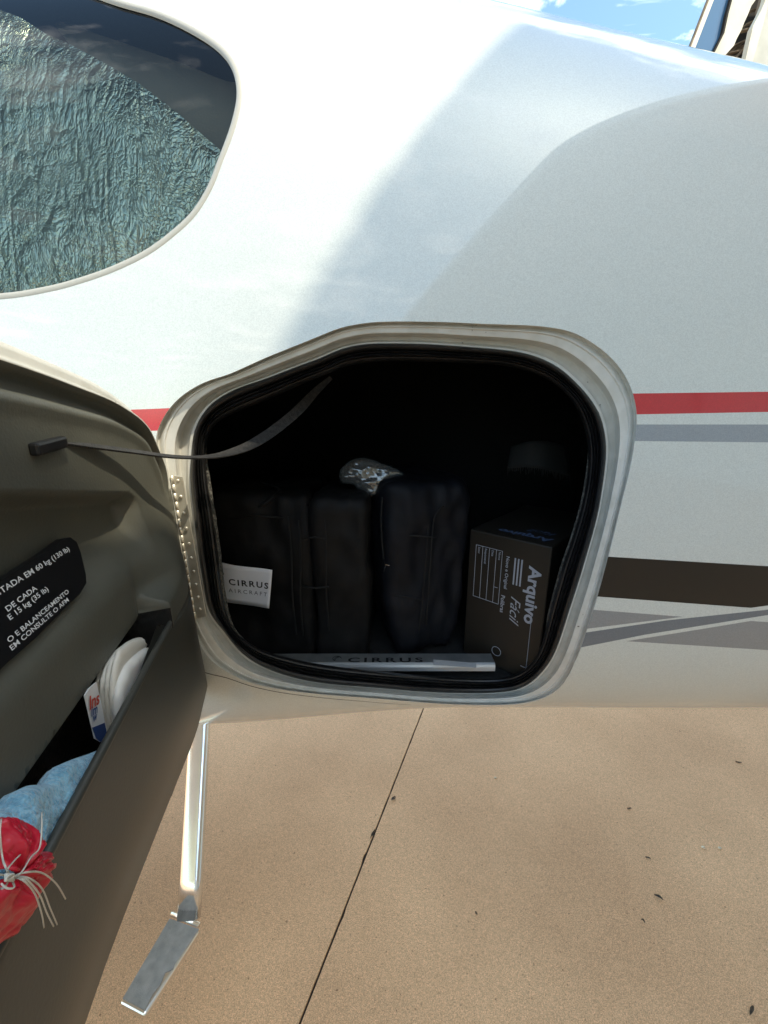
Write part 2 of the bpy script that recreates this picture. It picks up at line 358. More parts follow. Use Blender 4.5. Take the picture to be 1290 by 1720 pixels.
SB = [(345,774),(347,742),(357,717),(382,698),(444,673),(506,645),(552,627),(583,614),(630,607),(680,606),(778,609),(843,613),(892,625),(927,641),(957,667),(976,700),(986,735),(989,768),(984,817),(974,862),(960,908),(948,942),(937,979),(923,1032),(912,1076),(898,1108),(877,1128),(849,1138),(793,1139),(700,1134),(615,1126),(537,1116),(475,1103),(438,1091),(407,1072),(386,1047),(374,997),(366,928),(358,869),(350,819)]
CX, CY, NR = 665, 865, 240
def radial(P):
    P = catmull(P, 5); out = []
    for i in range(NR):
        an = 2 * math.pi * i / NR; dx, dy = math.cos(an), math.sin(an); best = 0
        for j in range(len(P)):
            x1_, y1_ = P[j][0] - CX, P[j][1] - CY; x2_, y2_ = P[(j + 1) % len(P)][0] - CX, P[(j + 1) % len(P)][1] - CY
            den = dx * (y2_ - y1_) - dy * (x2_ - x1_)
            if abs(den) < 1e-9: continue
            tt = (x1_ * (y2_ - y1_) - y1_ * (x2_ - x1_)) / den; ss = (x1_ * dy - y1_ * dx) / den
            if tt > 0 and -1e-6 <= ss <= 1 + 1e-6: best = max(best, tt)
        out.append(best)
    for _ in range(2): out = [(out[i - 1] + 2 * out[i] + out[(i + 1) % NR]) / 4 for i in range(NR)]
    return out
RO, RA, RB = radial(OUT), radial(SA), radial(SB)
OH = []
for i in range(NR):
    an = 2 * math.pi * i / NR
    OH.append(hit(CX + RO[i] * math.cos(an), CY + RO[i] * math.sin(an)))
hole = [(p.x, t_) for p, t_ in OH]
YO = [p.y for p, t_ in OH]
for _ in range(3): YO = [(YO[i - 1] + YO[i] + YO[(i + 1) % NR]) / 3 for i in range(NR)]
def ringpt(i, f, d):
    r_ = RO[i] + (RA[i] - RO[i]) * f if f <= 1 else RA[i] + (RB[i] - RA[i]) * (f - 1)
    an = 2 * math.pi * i / NR
    return at(CX + r_ * math.cos(an), CY + r_ * math.sin(an), YO[i] + d)

WIN = [(201,0),(258,16),(306,36),(355,64),(383,89),(399,117),(405,149),(403,181),(391,226),(371,278),(355,318),(330,359),(298,391),(250,427),(193,455),(137,475),(80,490),(0,502),(-150,508),(-330,500),(-480,430),(-560,300),(-560,170),(-460,60),(-300,0),(-150,-35),(0,-45),(120,-25)]
winxt = catmull([xt(*p) for p in WIN], 5)
def poly(pts): return [xt(*p) for p in pts]
STR = [
 (1, poly([(-700,712),(-300,705),(250,687),(600,675),(1065,661),(1290,658),(2000,650),(3000,645),(3000,686),(2000,686),(1290,692),(1070,696),(600,710),(250,724),(-300,745),(-700,755)])),
 (2, poly([(990,713),(1290,713),(2000,712),(3000,712),(3000,768),(2000,752),(1290,743),(990,740)])),
 (3, poly([(930,929),(1022,935),(1290,951),(1600,968),(1400,1000),(1290,1017),(1261,1021),(1003,1002),(930,997)])),
 (4, poly([(930,1018),(994,1024),(1147,1036),(987,1056),(930,1065)])),
 (5, poly([(930,1072),(987,1062),(1120,1042),(1290,1024),(1700,955),(2400,880),(2400,905),(1700,968),(1290,1033),(1084,1066),(978,1087),(930,1097)])),
 (4, poly([(1052,1077),(1261,1043),(1290,1045),(1700,1065),(2400,1080),(2400,1150),(1700,1118),(1290,1092)])),
]
seam = [xt(*p) for p in [(200,1085),(300,1112),(345,1130),(382,1139),(420,1152),(470,1163),(540,1172),(620,1179),(690,1184)]]
seam = catmull(seam, 3, False)
STR.append((6, [(x, t_ + .0016) for x, t_ in seam] + [(x, t_ - .0016) for x, t_ in seam[::-1]]))
T0 = 1.72
pts = []; edges = []; closedpolys = [hole, winxt] + [s[1] for s in STR]
for P in closedpolys:
    k = len(pts); pts += [Vector(p) for p in P]; edges += [(k + i, k + (i + 1) % len(P)) for i in range(len(P))]
gx = [-2.4 + .03 * i for i in range(194)]; NT = 86
gt = [-T0 + 2 * T0 * j / NT for j in range(NT + 1)]
near = [(x, y) for P in closedpolys for x, y in P]
cell = {}
for x, y in near: cell.setdefault((int(x / .03), int(y / .03)), []).append((x, y))
for x in gx:
    for y in gt:
        ok = True
        if abs(y) < T0 - .01:
            cxk, cyk = int(x / .03), int(y / .03)
            for a_ in (-1, 0, 1):
                for b_ in (-1, 0, 1):
                    for q in cell.get((cxk + a_, cyk + b_), ()):
                        if (q[0] - x) ** 2 + (q[1] - y) ** 2 < .0001: ok = False
        if ok: pts.append(Vector((x, y)))
V2, E2, F2, *_ = delaunay_2d_cdt(pts, edges, [], 0, 1e-8)
def bbox(P): return min(p[0] for p in P), max(p[0] for p in P), min(p[1] for p in P), max(p[1] for p in P)
BBX = [(bbox(P), P) for P in closedpolys]
def within(k, x, y):
    b_, P = BBX[k]; return b_[0] <= x <= b_[1] and b_[2] <= y <= b_[3] and inpoly(x, y, P)
vs = [surf(p[0], p[1]) for p in V2]; fs = []; mi = []
def snorm(x, t_):
    e = 1e-3; n_ = (surf(x + e, t_) - surf(x - e, t_)).cross(surf(x, t_ + e) - surf(x, t_ - e)).normalized()
    c = Vector((0, YC - surf(x, t_).y, ZC - surf(x, t_).z))
    c = Vector((0, surf(x, t_).y - YC, surf(x, t_).z - ZC))
    return n_ if n_.dot(c) > 0 else -n_
nr = [snorm(p[0], p[1]) for p in V2]
for t3 in F2:
    x = sum(V2[i][0] for i in t3) / 3; y = sum(V2[i][1] for i in t3) / 3
    if within(0, x, y) or within(1, x, y): continue
    m_ = 0
    for k, (q, P) in enumerate(STR):
        if within(k + 2, x, y): m_ = q
    t3 = list(t3); fn = (vs[t3[1]] - vs[t3[0]]).cross(vs[t3[2]] - vs[t3[0]])
    if fn.dot(nr[t3[0]]) < 0: t3.reverse()
    fs.append(tuple(t3)); mi.append(m_)
k0 = len(vs); ts = [T0 + (2 * math.pi - 2 * T0) * j / 40 for j in range(41)]
for x in gx:
    for t_ in ts: vs.append(surf(x, t_)); nr.append(snorm(x, t_))
for i in range(len(gx) - 1):
    for j in range(40):
        a_ = k0 + i * 41 + j; q = (a_, a_ + 1, a_ + 42, a_ + 41)
        fn = (vs[q[1]] - vs[q[0]]).cross(vs[q[3]] - vs[q[0]])
        fs.append(q if fn.dot(nr[q[0]]) > 0 else q[::-1]); mi.append(0)
ends = []
for x, sg in ((gx[0], -1), (gx[-1], 1)):
    k1 = len(vs); nn = 60
    for j in range(nn): vs.append(surf(x, 2 * math.pi * j / nn)); nr.append(Vector((sg, 0, 0)))
    fs.append(tuple(range(k1, k1 + nn))); mi.append(0)
plane = thing('light_aircraft', 'white light aircraft with red, black and grey side stripes and its baggage door open', 'aircraft', (0, YC, 0))
obj('fuselage', vs, fs, [M['white'], M['red'], M['grey1'], M['black'], M['grey2'], M['slate'], M['gap']], plane, True, mi, nr)

# door surround: painted frame and rubber seal, lofted ring by ring
def ring(name, prof, m, a0=0, a1=NR):
    vs = []; fs = []; K = len(prof)
    for i in range(NR):
        for f_, d_ in prof: vs.append(ringpt(i, f_, d_))
    for i in range(NR):
        i2 = (i + 1) % NR
        for k in range(K - 1): fs.append((i * K + k, i * K + k + 1, i2 * K + k + 1, i2 * K + k))
    o_ = obj(name, vs, fs, m, plane); o_.data.set_sharp_from_angle(angle=R(38)); return o_
fr = ring('door_frame', [(-.02,.0005),(.0,.0005),(.03,.003),(.05,.010),(.10,.0125),(.16,.0100),(.20,.0085),(.24,.0085),(.28,.0105),(.34,.011),(.48,.011),(.53,.012),(.56,.016),(.66,.034),(.70,.036),(.84,.036),(.90,.034),(.93,.030),(1.0,.030),(1.04,.040)], M['frame'])
ring('door_seal', [(.98,.038),(1.0,.030),(1.06,.024),(1.16,.021),(1.26,.023),(1.36,.030),(1.40,.036),(1.43,.030),(1.47,.028),(1.52,.031),(1.55,.038),(1.58,.033),(1.64,.031),(1.70,.034),(1.73,.041),(1.77,.038),(1.86,.040),(1.94,.046),(1.99,.055),(2.02,.065),(2.02,.075)], M['rubber'])
# fuzzy carpet edge inside the seal
mb = MB()
for i0_, i1_ in ((94, 134), (-12, 26)):
    mb = MB()
    ii = [i % NR for i in range(i0_, i1_)]; path = [ringpt(i, 2.03 + (.02 if i0_ < 0 else 0), .062 + .001 * noise.noise(Vector((i * .9, 0, 0)))) for i in ii]
    mb.tube(path, [(.0042 if i0_ > 0 else .0022) * min(1, .1 + .2 * k, .1 + .2 * (len(ii) - 1 - k)) + .0010 * noise.noise(Vector((i * 1.7, 3, 0))) for k, i in enumerate(ii)], 8)
    mb.build('carpet_edge', M['fuzz'], plane, True)
# baggage bay: carpeted shell open towards the door
BX0, BX1, BY0, BY1, BZ0, BZ1 = -.50, .66, .70, 1.30, H - .552, H + .36
mb = MB()
mb.box((BX0, BY0, BZ0 - .02), (BX1 - BX0, 0, 0), (0, BY1 - BY0, 0), (0, 0, .02))
mb.box((BX0, BY0, BZ1), (BX1 - BX0, 0, 0), (0, BY1 - BY0, 0), (0, 0, .02))
mb.box((BX0 - .02, BY0, BZ0), (.02, 0, 0), (0, BY1 - BY0, 0), (0, 0, BZ1 - BZ0))
mb.box((BX1, BY0, BZ0), (.02, 0, 0), (0, BY1 - BY0, 0), (0, 0, BZ1 - BZ0))
mb.box((BX0, BY1, BZ0), (BX1 - BX0, 0, 0), (0, .02, 0), (0, 0, BZ1 - BZ0))
mb.build('baggage_bay', M['carpet'], plane)
vs = []; fs = []
sq = []
for i in range(NR):                                   # lining that runs from the seal out to the bay walls
    p = ringpt(i, 2.02, .07); an = 2 * math.pi * i / NR
    cx_, cz_ = p.x - .04, p.z - (H - .2); s_ = 1e9
    for lim, c_ in ((BX1 - .04, cx_), (BX0 - .04, cx_), (BZ1 - (H - .2), cz_), (BZ0 - (H - .2), cz_)):
        if c_ * lim > 0: s_ = min(s_, lim / c_)
    vs += [p, Vector((.04 + cx_ * s_, BY0 + .012, H - .2 + cz_ * s_))]
for i in range(NR): fs.append((2 * i, 2 * i + 1, 2 * ((i + 1) % NR) + 1, 2 * ((i + 1) % NR)))
obj('bay_lining', vs, fs, M['carpet'], plane)

# window: seal, tinted pane, cabin behind
K = len(winxt); cxw = sum(p[0] for p in winxt) / K; cyw = sum(p[1] for p in winxt) / K
def wofs(i, d, dep):
    a_, b_, c_ = winxt[i - 1], winxt[i], winxt[(i + 1) % K]
    tx, ty = (c_[0] - a_[0]), (c_[1] - a_[1]); l = math.hypot(tx, ty * .75); nx, ny = ty * .75 / l, -tx / l
    if (cxw - b_[0]) * nx + (cyw - b_[1]) * ny * .75 < 0: nx, ny = -nx, -ny
    return surf(b_[0] + nx * d, b_[1] + ny * d / .75, dep)
win = MB(); vs = []
prof = [(-.0006, -.0001), (.0004, -.0007), (.003, -.0009), (.0058, -.0004), (.0066, .0025)]
for i in range(K): vs += [wofs(i, a_, b_) for a_, b_ in prof]
for i in range(K):
    for k in range(4): win.f.append((i * 5 + k, i * 5 + k + 1, ((i + 1) % K) * 5 + k + 1, ((i + 1) % K) * 5 + k)); win.mi.append(0)
win.v = vs; wf = win.build('window_seal', M['winseal'], plane, True)
gl = bpy.data.materials.new('tinted acrylic'); gl.use_nodes = True; q = gl.node_tree; q.nodes.clear()
tr = N(q, 'ShaderNodeBsdfTransparent'); tr.inputs[0].default_value = (.56, .61, .555, 1)
gs = N(q, 'ShaderNodeBsdfGlossy'); gs.inputs['Roughness'].default_value = .015
fz = N(q, 'ShaderNodeFresnel'); fz.inputs[0].default_value = 1.36
mxs = N(q, 'ShaderNodeMixShader'); q.links.new(fz.outputs[0], mxs.inputs[0]); q.links.new(tr.outputs[0], mxs.inputs[1]); q.links.new(gs.outputs[0], mxs.inputs[2])
oo = N(q, 'ShaderNodeOutputMaterial'); q.links.new(mxs.outputs[0], oo.inputs[0])
def sheet(name, P2, step, fn, m, parent, nrm=None):
    P, T = cdt(P2, step); vs = [fn(*p) for p in P]; fs = []
    for t3 in T:
        f_ = (vs[t3[1]] - vs[t3[0]]).cross(vs[t3[2]] - vs[t3[0]]); fs.append(t3 if f_.y < 0 else t3[::-1])
    return obj(name, vs, fs, m, parent, True, None, [nrm(*p) for p in P] if nrm else None)
sheet('window_pane', winxt, .05, lambda x, t_: surf(x, t_, .003), gl, plane, snorm)
# crinkled reflective sunshade behind the pane
SH = mat('crinkled silver sunshade film', (.82, .83, .76), .27, .9)
q = SH.node_tree; b = q.nodes['Principled BSDF']; t = N(q, 'ShaderNodeTexCoord')
acc = None
for sc, st, rot, amt in ((27, (1.7, 1, .5), 6, 1.1), (60, (1.3, 1, .8), -32, .6), (190, (1.3, 1, .9), 12, .35), (8, (1.0, 1, .22), 30, .9), (5, (1.3, 1, .22), -14, .9)):
    mpp = N(q, 'ShaderNodeMapping'); mpp.inputs['Scale'].default_value = st; mpp.inputs['Rotation'].default_value = (0, R(rot), 0)
    q.links.new(t.outputs['Object'], mpp.inputs[0])
    wv = N(q, 'ShaderNodeTexNoise'); wv.inputs['Scale'].default_value = 9; q.links.new(mpp.outputs[0], wv.inputs['Vector'])
    ad = N(q, 'ShaderNodeMixRGB'); ad.inputs[0].default_value = .10; q.links.new(mpp.outputs[0], ad.inputs[1]); q.links.new(wv.outputs['Color'], ad.inputs[2])
    v = N(q, 'ShaderNodeTexVoronoi', feature='DISTANCE_TO_EDGE'); v.inputs['Scale'].default_value = sc; q.links.new(ad.outputs[0], v.inputs['Vector'])
    c1 = N(q, 'ShaderNodeMapRange'); c1.inputs[1].default_value = 0; c1.inputs[2].default_value = .20 if sc > 10 else .03; c1.inputs[4].default_value = amt; q.links.new(v.outputs['Distance'], c1.inputs[0])
    if acc is None: acc = c1.outputs[0]
    else:
        s_ = N(q, 'ShaderNodeMath', operation='ADD'); q.links.new(acc, s_.inputs[0]); q.links.new(c1.outputs[0], s_.inputs[1]); acc = s_.outputs[0]
bp = N(q, 'ShaderNodeBump'); bp.inputs['Strength'].default_value = .6; bp.inputs['Distance'].default_value = .0022; q.links.new(acc, bp.inputs['Height']); q.links.new(bp.outputs[0], b.inputs['Normal'])
SHP = [(-30,2),(30,22),(70,45),(120,72),(180,112),(240,150),(300,192),(350,232),(385,262),(420,330),(340,420),(200,500),(0,540),(-200,560),(-560,540),(-620,300),(-560,60),(-300,-20)]
shxt = [xt(*p, .022) for p in SHP]
def shf(x, t_):
    v = Vector((x * 7, t_ * 5, 0)); w_ = noise.noise(v) * .011 + noise.noise(Vector((x * 22 + t_ * 9, t_ * 10, 4))) * .0020 + (1 - abs(noise.noise(Vector((x * 40 + t_ * 14, t_ * 10, 8))))) * .0014 + noise.noise(Vector((x * 90, t_ * 60, 2))) * .0012
    return surf(x, t_, .022 + w_)
sun_shade = sheet('sunshade', shxt, .0085, shf, SH, None)
tag(sun_shade, 'crinkled silver reflective sunshade behind the tinted cabin window', 'sunshade')
# cabin lining seen past the sunshade
CAB = texture(mat('brown grey cabin lining', (.16, .14, .135), .8), 8, (.30, .24, .22), (.38, .31, .28), bump=.2, bscale=300)
CAB2 = texture(mat('dark cabin lining', (.06, .055, .065), .8), 20, (.05, .048, .058), (.085, .08, .095), bump=.2, bscale=300)
lin = [xt(*p, .055) for p in [(90,38),(160,56),(230,80),(310,108),(380,136),(450,160),(450,270),(400,300),(330,280),(200,180)]]
sheet('cabin_panel', catmull(lin, 3), .02, lambda x, t_: surf(x, t_, .055), CAB, plane)
lin = [xt(*p) for p in [(-600,-30),(0,-70),(300,-40),(470,60),(480,350),(300,480),(0,560),(-700,560)]]
sheet('cabin_wall', lin, .05, lambda x, t_: surf(x, t_, .085), CAB2, plane)

# hinge on the forward frame flange
hg = None
def fl(px, py, d=.0):                                 # point on the flange plane
    p, _ = hit(px, py); return p + Vector((0, .0095 - d, 0))
a1, a2, a3, a4 = fl(285.5, 800), fl(301.5, 802), fl(343, 1040), fl(325, 1044)
mb = MB().prism([a1, a2, a3, a4], (0, -.0016, 0)); hg = bevel(mb.build('hinge', M['hinge'], plane), .0004, 1)
for p in [(294,809),(299,836),(304,864),(308.6,890),(313,916),(317,940),(321,963),(325,985),(328.6,1007),(332,1027)]:
    c = fl(p[0], p[1], .0016); r_ = .0027; rv = []; rf = []
    for k, (rr, hh) in enumerate(((1, 0), (.9, .35), (.6, .6), (.25, .72))):
        for j in range(12): rv.append(c + Vector((math.cos(j * math.pi / 6) * r_ * rr, -hh * r_, math.sin(j * math.pi / 6) * r_ * rr)))
    for k in range(3):
        for j in range(12): rf.append((k * 12 + j, k * 12 + (j + 1) % 12, (k + 1) * 12 + (j + 1) % 12, (k + 1) * 12 + j))
    rf.append(tuple(36 + j for j in range(12)))
    obj('rivet', rv, rf, M['hinge'], hg)
for k in range(18):
    f0, f1 = k / 18, (k + .975) / 18; q0 = a1.lerp(a4, f0); q1 = a1.lerp(a4, f1); dx = Vector((-.0014 if k % 2 else -.0016, -.0014, 0))
    MB().tube([q0 + dx, q1 + dx], .0023, 10).build('knuckle', M['hinge'], hg, True)

# ------------------------------------------------------------------ the open baggage door
r_ = ray(303, 900); HP = O0 + r_ * (.57 / r_.y); HP.z = 0
DN = Vector((.97, .243, 0)).normalized(); DU = Vector((DN.y, -DN.x, 0))
def D(s, z, w_): return HP + DU * s + DN * w_ + Vector((0, 0, H + z))
def dloc(px, py, w_):
    r = ray(px, py); l = (DN.dot(HP - Vector((0, 0, 0))) + w_) / DN.dot(r); p = O0 + r * l; return ((p - HP).dot(DU), p.z - H)
DOUT = [(.012,-.092),(.045,-.035),(.084,0),(.162,.0245),(.248,.038),(.32,.047),(.42,.056),(.52,.055),(.58,.03),(.61,-.04),(.61,-.34),(.58,-.40),(.50,-.425),(.405,-.43),(.345,-.437),(.22,-.463),(.101,-.490),(.05,-.497),(.010,-.492),(-.012,-.474),(-.022,-.440),(-.022,-.40),(-.006,-.301),(.006,-.19)]
DOUT = catmull(DOUT, 5)
def bulge(s, z):
    d = edist(s, z, DOUT); return .0375 * (S(.25 + .75 * min(1, d / .135)) - S(.25))
RIM = -.228
def wmain(s, z):
    d = edist(s, z, DOUT); top = z > -.10 or s < 0
    w_ = 0
    if z > -.12:
        e = d * (1 - 0)                                 # stepped painted flange, then the rolled trim edge
        k = S((z + .12) / .05)
        prof_ = -.012 * (1 - S((e - .012) / .005)) + .004 * S((e - .012) / .004) * (1 - S((e - .018) / .006)) - .008 * S((e - .020) / .004) * (1 - S((e - .030) / .008)) + .0035 * math.exp(-((e - .040) / .006) ** 2)
        w_ += prof_ * k
    # recess with a slanted floor that carries the placard
    rs = S((s - .150) / .014) * S((-.062 - z - .12 * (s - .17) * -1 - .02) / .010) if False else S((s - .146) / .016) * S((-(z) - (.083 - .205 * (s - .169) if s > .169 else .083 + .5 * (.169 - s))) / .014)
    fl_ = -.022 * (1 - S((-.115 - z) / .05))
    w_ += rs * fl_
    # soft swelling towards the pocket and hinge side
    kz = S((-.185 - z) / .02); w_ += bulge(s, z) * S((-.10 - z) / .11) * ((1 - kz) * (1 - S((s - .12) / .09)) + kz * (1 - S((s - .200) / .005)))
    # raised lobe behind the pocket
    if z < -.12: w_ += .006 * S((s - .19) / .03) * S((-.125 - z) / .03)
    # drop into the pocket
    w_ -= .004 * S((-.232 - z) / .01) * S(d / .02)
    if s > .14: w_ -= .030 * S((-.2085 - z) / .004) * S((s - .205) / .006)
    return w_
def inset(P_, d):
    n_ = len(P_); out = []
    for i in range(n_):
        a_, c_ = P_[i - 2], P_[(i + 2) % n_]; tx, ty = c_[0] - a_[0], c_[1] - a_[1]; l = math.hypot(tx, ty)
        out.append((P_[i][0] + ty / l * d, P_[i][1] - tx / l * d))
    return out
offs = [inset(DOUT, d_) for d_ in (.004, .008, .0115, .013, .0145, .017, .0185, .020, .022, .024, .028, .033, .038, .043, .048)]
P, T = cdt(DOUT, .0047, lines=[o_ + o_[:1] for o_ in offs] + [[(.172 + .0028 * i, -(.083 - .205 * (.003 + .0028 * i)) + q_) for i in range(130)] for q_ in (.0015, 0, -.0025, -.005, -.0075, -.010, -.0125, -.015)] + [[(.145 + .004 * i, -(.083 + .5 * (.024 - .004 * i)) + q_) for i in range(7)] for q_ in (0, -.005, -.010, -.014)] + [[(.2 + .0 * i, -.19 - .01 * i) for i in range(22)], [(.2055 + .0 * i, -.19 - .01 * i) for i in range(22)]] + [[(.20 + .01 * i, -.2085) for i in range(38)], [(.20 + .01 * i, -.2125) for i in range(38)]], skip=.051)
W = [wmain(*p) for p in P]; nP = len(P)
vs = [D(p[0], p[1], w_) for p, w_ in zip(P, W)]; fs = []; mi = []
for t3 in T:
    f_ = (vs[t3[1]] - vs[t3[0]]).cross(vs[t3[2]] - vs[t3[0]]); t3 = t3 if f_.dot(DN) > 0 else t3[::-1]
    fs.append(t3); x = sum(P[i][0] for i in t3) / 3; z = sum(P[i][1] for i in t3) / 3
    mi.append(0 if (edist(x, z, DOUT) < .0185 and (z > -.11)) else 2 if (z < -.2085 and x > .2005) else 1)  # pocket interior faces go carpet black to paint in the shade inside
# outer skin and the edge wall
nb = len(DOUT); k0 = len(vs)
for s_, z_ in DOUT: vs.append(D(s_, z_, -.030))
for i in range(nb):
    i2 = (i + 1) % nb; fs.append((i2, i, k0 + i, k0 + i2)); mi.append(0)
fs.append(tuple(k0 + i for i in range(nb))); mi.append(0)
door = obj('baggage_door', vs, fs, [M['frame'], M['trim'], M['carpet']], plane, True, mi)  # carpet black here only paints in the shade inside the pocket
# pocket front wall
PO = [(.0015, RIM + .004),(.30, RIM),(.45, RIM),(.612, RIM)]
low = [p for p in DOUT if p[1] < -.24 and True]
i0 = min(range(len(low)), key=lambda i: (low[i][0] - .61) ** 2 + (low[i][1] + .24) ** 2)
low = low[i0:] + low[:i0]
low.sort(key=lambda p: (lambda a_: a_ - 2 * math.pi if a_ > 1.57 else a_)(math.atan2(p[1] + .3, p[0] - .4))); low.reverse(); PO = PO + low
P2, T2 = cdt(PO, .007)
def wp(s, z): return bulge(s, z) + .0007 * S(edist(s, z, DOUT) / .02)
vs = [D(s, z, wp(s, z)) for s, z in P2]; n2_ = len(vs); fs = []
for t3 in T2:
    f_ = (vs[t3[1]] - vs[t3[0]]).cross(vs[t3[2]] - vs[t3[0]]); fs.append(t3 if f_.dot(DN) > 0 else t3[::-1])
vs += [D(s, z, max(-.012, wp(s, z) - .004)) for s, z in P2]; fs += [tuple(i + n2_ for i in f_[::-1]) for f_ in fs[:]]
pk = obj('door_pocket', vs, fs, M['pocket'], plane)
mb = MB(); pth = [D(s, z, wp(s, z) - .002) for s, z in [(.195,-.222),(.200,-.226)] + [(.205 + .019 * i, RIM) for i in range(22)]]
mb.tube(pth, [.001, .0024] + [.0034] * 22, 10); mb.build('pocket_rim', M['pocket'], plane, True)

def dsurf(px, py, lift=.0):
    w_ = .01
    for _ in range(60):
        s, z = dloc(px, py, w_); w2 = wmain(s, z) + lift
        if abs(w2 - w_) < 1e-5: break
        w_ = w_ * .6 + w2 * .4
    return D(s, z, w_)
# placard: lies on the slanted recess floor
PLC = [(-260,1120),(-120,1042),(0,970),(60,932),(96,906),(110,903),(121,911),(128,930),(136,965),(137,980),(126,998),(100,1022),(50,1072),(0,1115),(-120,1230),(-200,1300)]
q0 = D(*dloc(0, 970, -.012), -.012); 
pa = dloc(100, 908, -.014); pb = dloc(124, 996, -.002)
def plp(px, py, lift=0):                              # placard plane: tilted about the door's horizontal
    z0, w0, z1, w1 = pa[1], -.014, pb[1], -.002
    w_ = -.008
    for _ in range(80):
        s, z = dloc(px, py, w_); w2 = w0 + (w1 - w0) * (z - z0) / (z1 - z0)
        w_ = w_ * .7 + w2 * .3
    return D(s, z, w_) + DN * (.0035 + lift)
mb = MB().prism([plp(*p) for p in PLC], DN * -.004)
pl = mb.build('placard', M['placard'], plane, label='black warning placard with white lettering')
def ptext(body, p_end, p_dir, cap, fitpx):
    e = plp(*p_end, .0006); d0 = plp(*p_dir, .0006); u = (e - d0).normalized(); nn = DN; 
    z0 = plp(p_end[0], p_end[1] - 10, .0006); v = (z0 - e); v = (v - u * v.dot(u)).normalized()
    text('lettering', body, e, u, v * .68, DN, cap * .6, M['print'], pl, bold=.012, align='RIGHT', lift=0)
ptext('LIMITADA EM 60 kg (130 lb)', (108, 925), (0, 992), .0132, 0)
ptext('DE CADA', (51, 991), (0, 1029), .0120, 0)
ptext('E 15 kg (35 lb)', (71, 992), (0, 1046), .0120, 0)
ptext('O E BALANCEAMENTO', (106, 996), (0, 1083), .0110, 0)
ptext('EM CONSULTE O AFM', (106, 1010), (0, 1100), .0110, 0)

# check strap from the door to the bay ceiling
sp = [(72,745,.30),(100,742,.305),(160,750,.345),(220,758,.40),(290,767,.47),(340,768,.53),(380,762,.57),(420,748,.60),(460,723,.63),(500,690,.655),(530,658,.68),(556,634,.70)]
cen = [at(*p) for p in sp]; cen = [Vector(p) for p in catmull([tuple(p) for p in cen], 4, False)]
st = MB(); n_ = len(cen); sv = []
for i, p in enumerate(cen):
    f_ = i / (n_ - 1); tg = (cen[min(i + 1, n_ - 1)] - cen[max(i - 1, 0)]).normalized(); view = (p - O0).normalized()
    face = tg.cross(view).normalized(); an = R(78) * (1 - S((f_ - .42) / .38)) - R(25) * S((f_ - .85) / .15)
    wd = (face * math.cos(an) + view * math.sin(an)).normalized() * .0078; nn = tg.cross(wd).normalized() * .0009
    if f_ > .85: wd *= 1 - .5 * (f_ - .85) / .15
    sv += [p - wd - nn, p + wd - nn, p + wd + nn, p - wd + nn]
for i in range(n_ - 1):
    for j in range(4): st.f.append((i * 4 + j, i * 4 + (j + 1) % 4, i * 4 + 4 + (j + 1) % 4, i * 4 + 4 + j)); st.mi.append(0)
st.f += [(0, 3, 2, 1), (n_ * 4 - 4, n_ * 4 - 3, n_ * 4 - 2, n_ * 4 - 1)]; st.mi += [0, 0]; st.v = sv
strap = st.build('door_strap', M['strap'], plane)
c0 = dsurf(74, 750); c1 = dsurf(100, 742); c2 = dsurf(48, 756)
mb = MB().box(c2 - Vector((0, 0, .0045)) - DN * .001, (c1 - c2), DN * .007, (0, 0, .009)); bevel(mb.build('strap_mount', M['rubber'], strap), .002, 2)

# sill plate
s0, s1 = at(442, 1102, .712), at(830, 1133, .712); u = (s1 - s0); zt = (s0.z + s1.z) / 2
def sill(px, py): return at(px, py, .712)
pr = [(-.003, -.016), (-.004, -.006), (-.002, -.001), (.003, .001), (.034, .001), (.034, -.003), (.004, -.003), (.001, -.006), (.001, -.016)]
vs = []
for e_ in (s0, s1): vs += [Vector((e_.x, .712 + a_, zt + b_ + .004)) for a_, b_ in pr]
n_ = len(pr); fs = [(i, (i + 1) % n_, n_ + (i + 1) % n_, n_ + i) for i in range(n_)] + [tuple(range(n_))[::-1], tuple(range(n_, 2 * n_))]
sillp = obj('sill_plate', vs, fs, [M['brushed'], texture(mat('aluminium with painted dark reflection', (.3, .3, .3), .35, .8), 40, (.36, .39, .40), (.50, .52, .53), bump=.1)], plane, smooth=False, mi=[1 if i == 3 else 0 for i in range(len(fs))])  # top face: darker metal colour painted in for the bay's dark reflection
zs = zt + .0056
text('lettering', 'CIRRUS', atz(583, 1112, zs).xyz * 1, (1, 0, 0), (0, 1, 0), (0, 0, 1), .0215, M['ink'], sillp, bold=.02, space=1.35, lift=.0, fit=(atz(710, 1112, zs) - atz(583, 1112, zs)).length)
ec = atz(566, 1106, zs)
mb = MB()
for k in range(3):
    pth = [ec + Vector((.0095 * math.cos(q_) * (1 - .25 * k), .008 * math.sin(q_ + .5 * k) * (1 - .2 * k), 0)) for q_ in [math.pi * .15 * j for j in range(10)]]
    mb.tube(pth, .0006, 5)
mb.build('emblem', M['ink'], sillp)
text('lettering', 'SR22T', atz(742, 1118, zs), (1, 0, 0), (0, 1, 0), (0, 0, 1), .009, M['inkgrey'], sillp, lift=0) if False else None
pp = [atz(728, 1108, zs), atz(800, 1114, zs), atz(800, 1122, zs), atz(728, 1117, zs)]
MB().prism(pp, (0, 0, .0006)).build('sticker', mat('grey sticker', (.42, .43, .44), .5), sillp)
# small drain clip under the sill
c = at(616, 1140, .70); mb = MB().box(c + Vector((-.003, -.012, -.018)), (.006, 0, 0), (0, .010, 0), (0, 0, .036)); bevel(mb.build('sill_clip', M['frame'], plane), .001)

